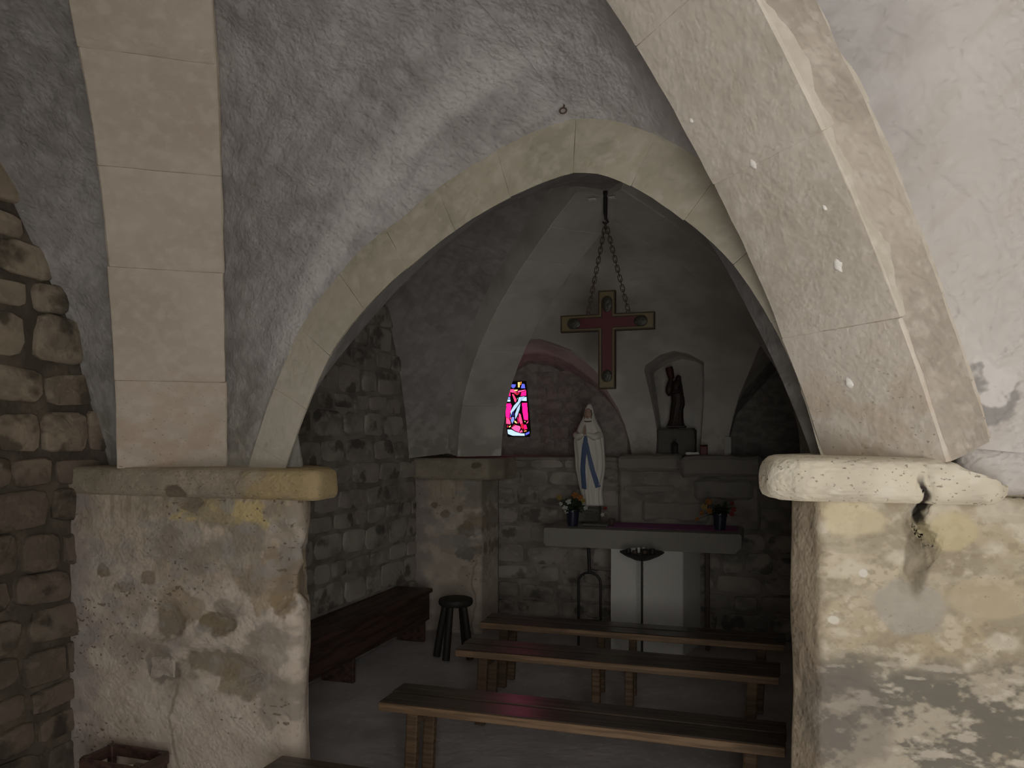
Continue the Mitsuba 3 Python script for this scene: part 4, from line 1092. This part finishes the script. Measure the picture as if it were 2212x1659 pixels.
part(t, 'shank', tube([(KEY[0], 5.35, 3.44), (KEY[0], 5.35, 3.30), (KEY[0] + .003, 5.35, 3.255), (KEY[0] + .018, 5.35, 3.232), (KEY[0], 5.35, 3.215), (KEY[0] - .018, 5.35, 3.235)], [.016, .014, .010, .008, .008, .006], 10), 'black_iron', 40)
for x, w in ((-.075, .06), (.06, .045)):
    part(ce, 'plaster_chip', rough(refined(cbox((w, .05, .012), .005, (KEY[0] + x, 5.28, 3.372)), .015), .006, 30, 2), 'chip_white', 40)

# small iron ring in the near vault
t = thing('vault_ring', 'tiny iron ring fixed in the plaster vault above the pointed arch', 'ring')
part(t, 'ring', trimesh.creation.torus(.012, .003, major_sections=18, minor_sections=6, transform=trimesh.transformations.translation_matrix((-.705, 2.76, 2.925)) @ trimesh.transformations.rotation_matrix(1.3, (1, 0, .2))), 'rust_iron', 40)
part(t, 'stem', tube([(-.705, 2.765, 2.935), (-.705, 2.80, 2.99)], .003, 6), 'rust_iron', 40)

# crate and pale lump at the foot of the left pier
t = thing('wooden_crate', 'dark slatted wooden crate at the foot of the left pier', 'crate')
bx0, bx1, by = -2.80, -2.50, 2.66
for z in (.05, .20, .365):
    part(t, 'slat', cbox((bx1 - bx0, .018, .05 if z < .3 else .055), .004, ((bx0 + bx1) / 2, by, z)), 'dark_wood', 20)
    part(t, 'slat', cbox((bx1 - bx0, .018, .05), .004, ((bx0 + bx1) / 2, by + .18, z)), 'dark_wood', 20)
    for x in (bx0, bx1):
        part(t, 'slat', cbox((.018, .18, .05), .004, (x, by + .09, z)), 'dark_wood', 20)
for x in (bx0 + .012, bx1 - .012):
    for y in (by + .02, by + .16):
        part(t, 'post', bar((x, y, 0), (x, y, .395), .03, .03), 'dark_wood', 20)
part(t, 'floor_board', cbox((bx1 - bx0 - .02, .16, .015), .003, ((bx0 + bx1) / 2, by + .09, .24)), 'dark_wood', 20)
m = trimesh.creation.icosphere(3, .045); m.vertices = m.vertices * V(1, .85, 1.1) + V(-2.60, by + .07, .312)
whole('pale_stone', 'pale rounded stone inside the dark crate at the left pier', 'stone', rough(m, .005, 14, 3), 'chip_white', True)

# ------------------------------------------------------------------ the glazed entrance door behind the visitor, bright with daylight
do = struct('door_1', 'glazed entrance door bright with daylight behind the visitor')
dx0, dx1, dz0, dz1 = DOOR
for x0, x1, z0, z1 in ((dx0 - .09, dx0, 0, dz1 + .09), (dx1, dx1 + .09, 0, dz1 + .09), (dx0 - .09, dx1 + .09, dz1, dz1 + .09), (dx0, dx1, 0, dz0)):
    part(do, 'frame', cbox((x1 - x0, .07, z1 - z0), .006, ((x0 + x1) / 2, -.68, (z0 + z1) / 2)), 'dark_wood', 20)
xm = (dx0 + dx1) / 2
part(do, 'frame', cbox((.06, .06, dz1 - dz0), .006, (xm, -.68, (dz0 + dz1) / 2)), 'dark_wood', 20)
for x0, x1 in ((dx0, xm - .03), (xm + .03, dx1)):
    k = part(do, 'pane', cbox((x1 - x0, .008, dz1 - dz0), .001, ((x0 + x1) / 2, -.695, (dz0 + dz1) / 2)), 'lamp_white', False)
    scene[k]['emitter'] = {'type': 'area', 'radiance': {'type': 'rgb', 'value': list(DAYLIGHT)}, 'sampling_weight': 1.0}
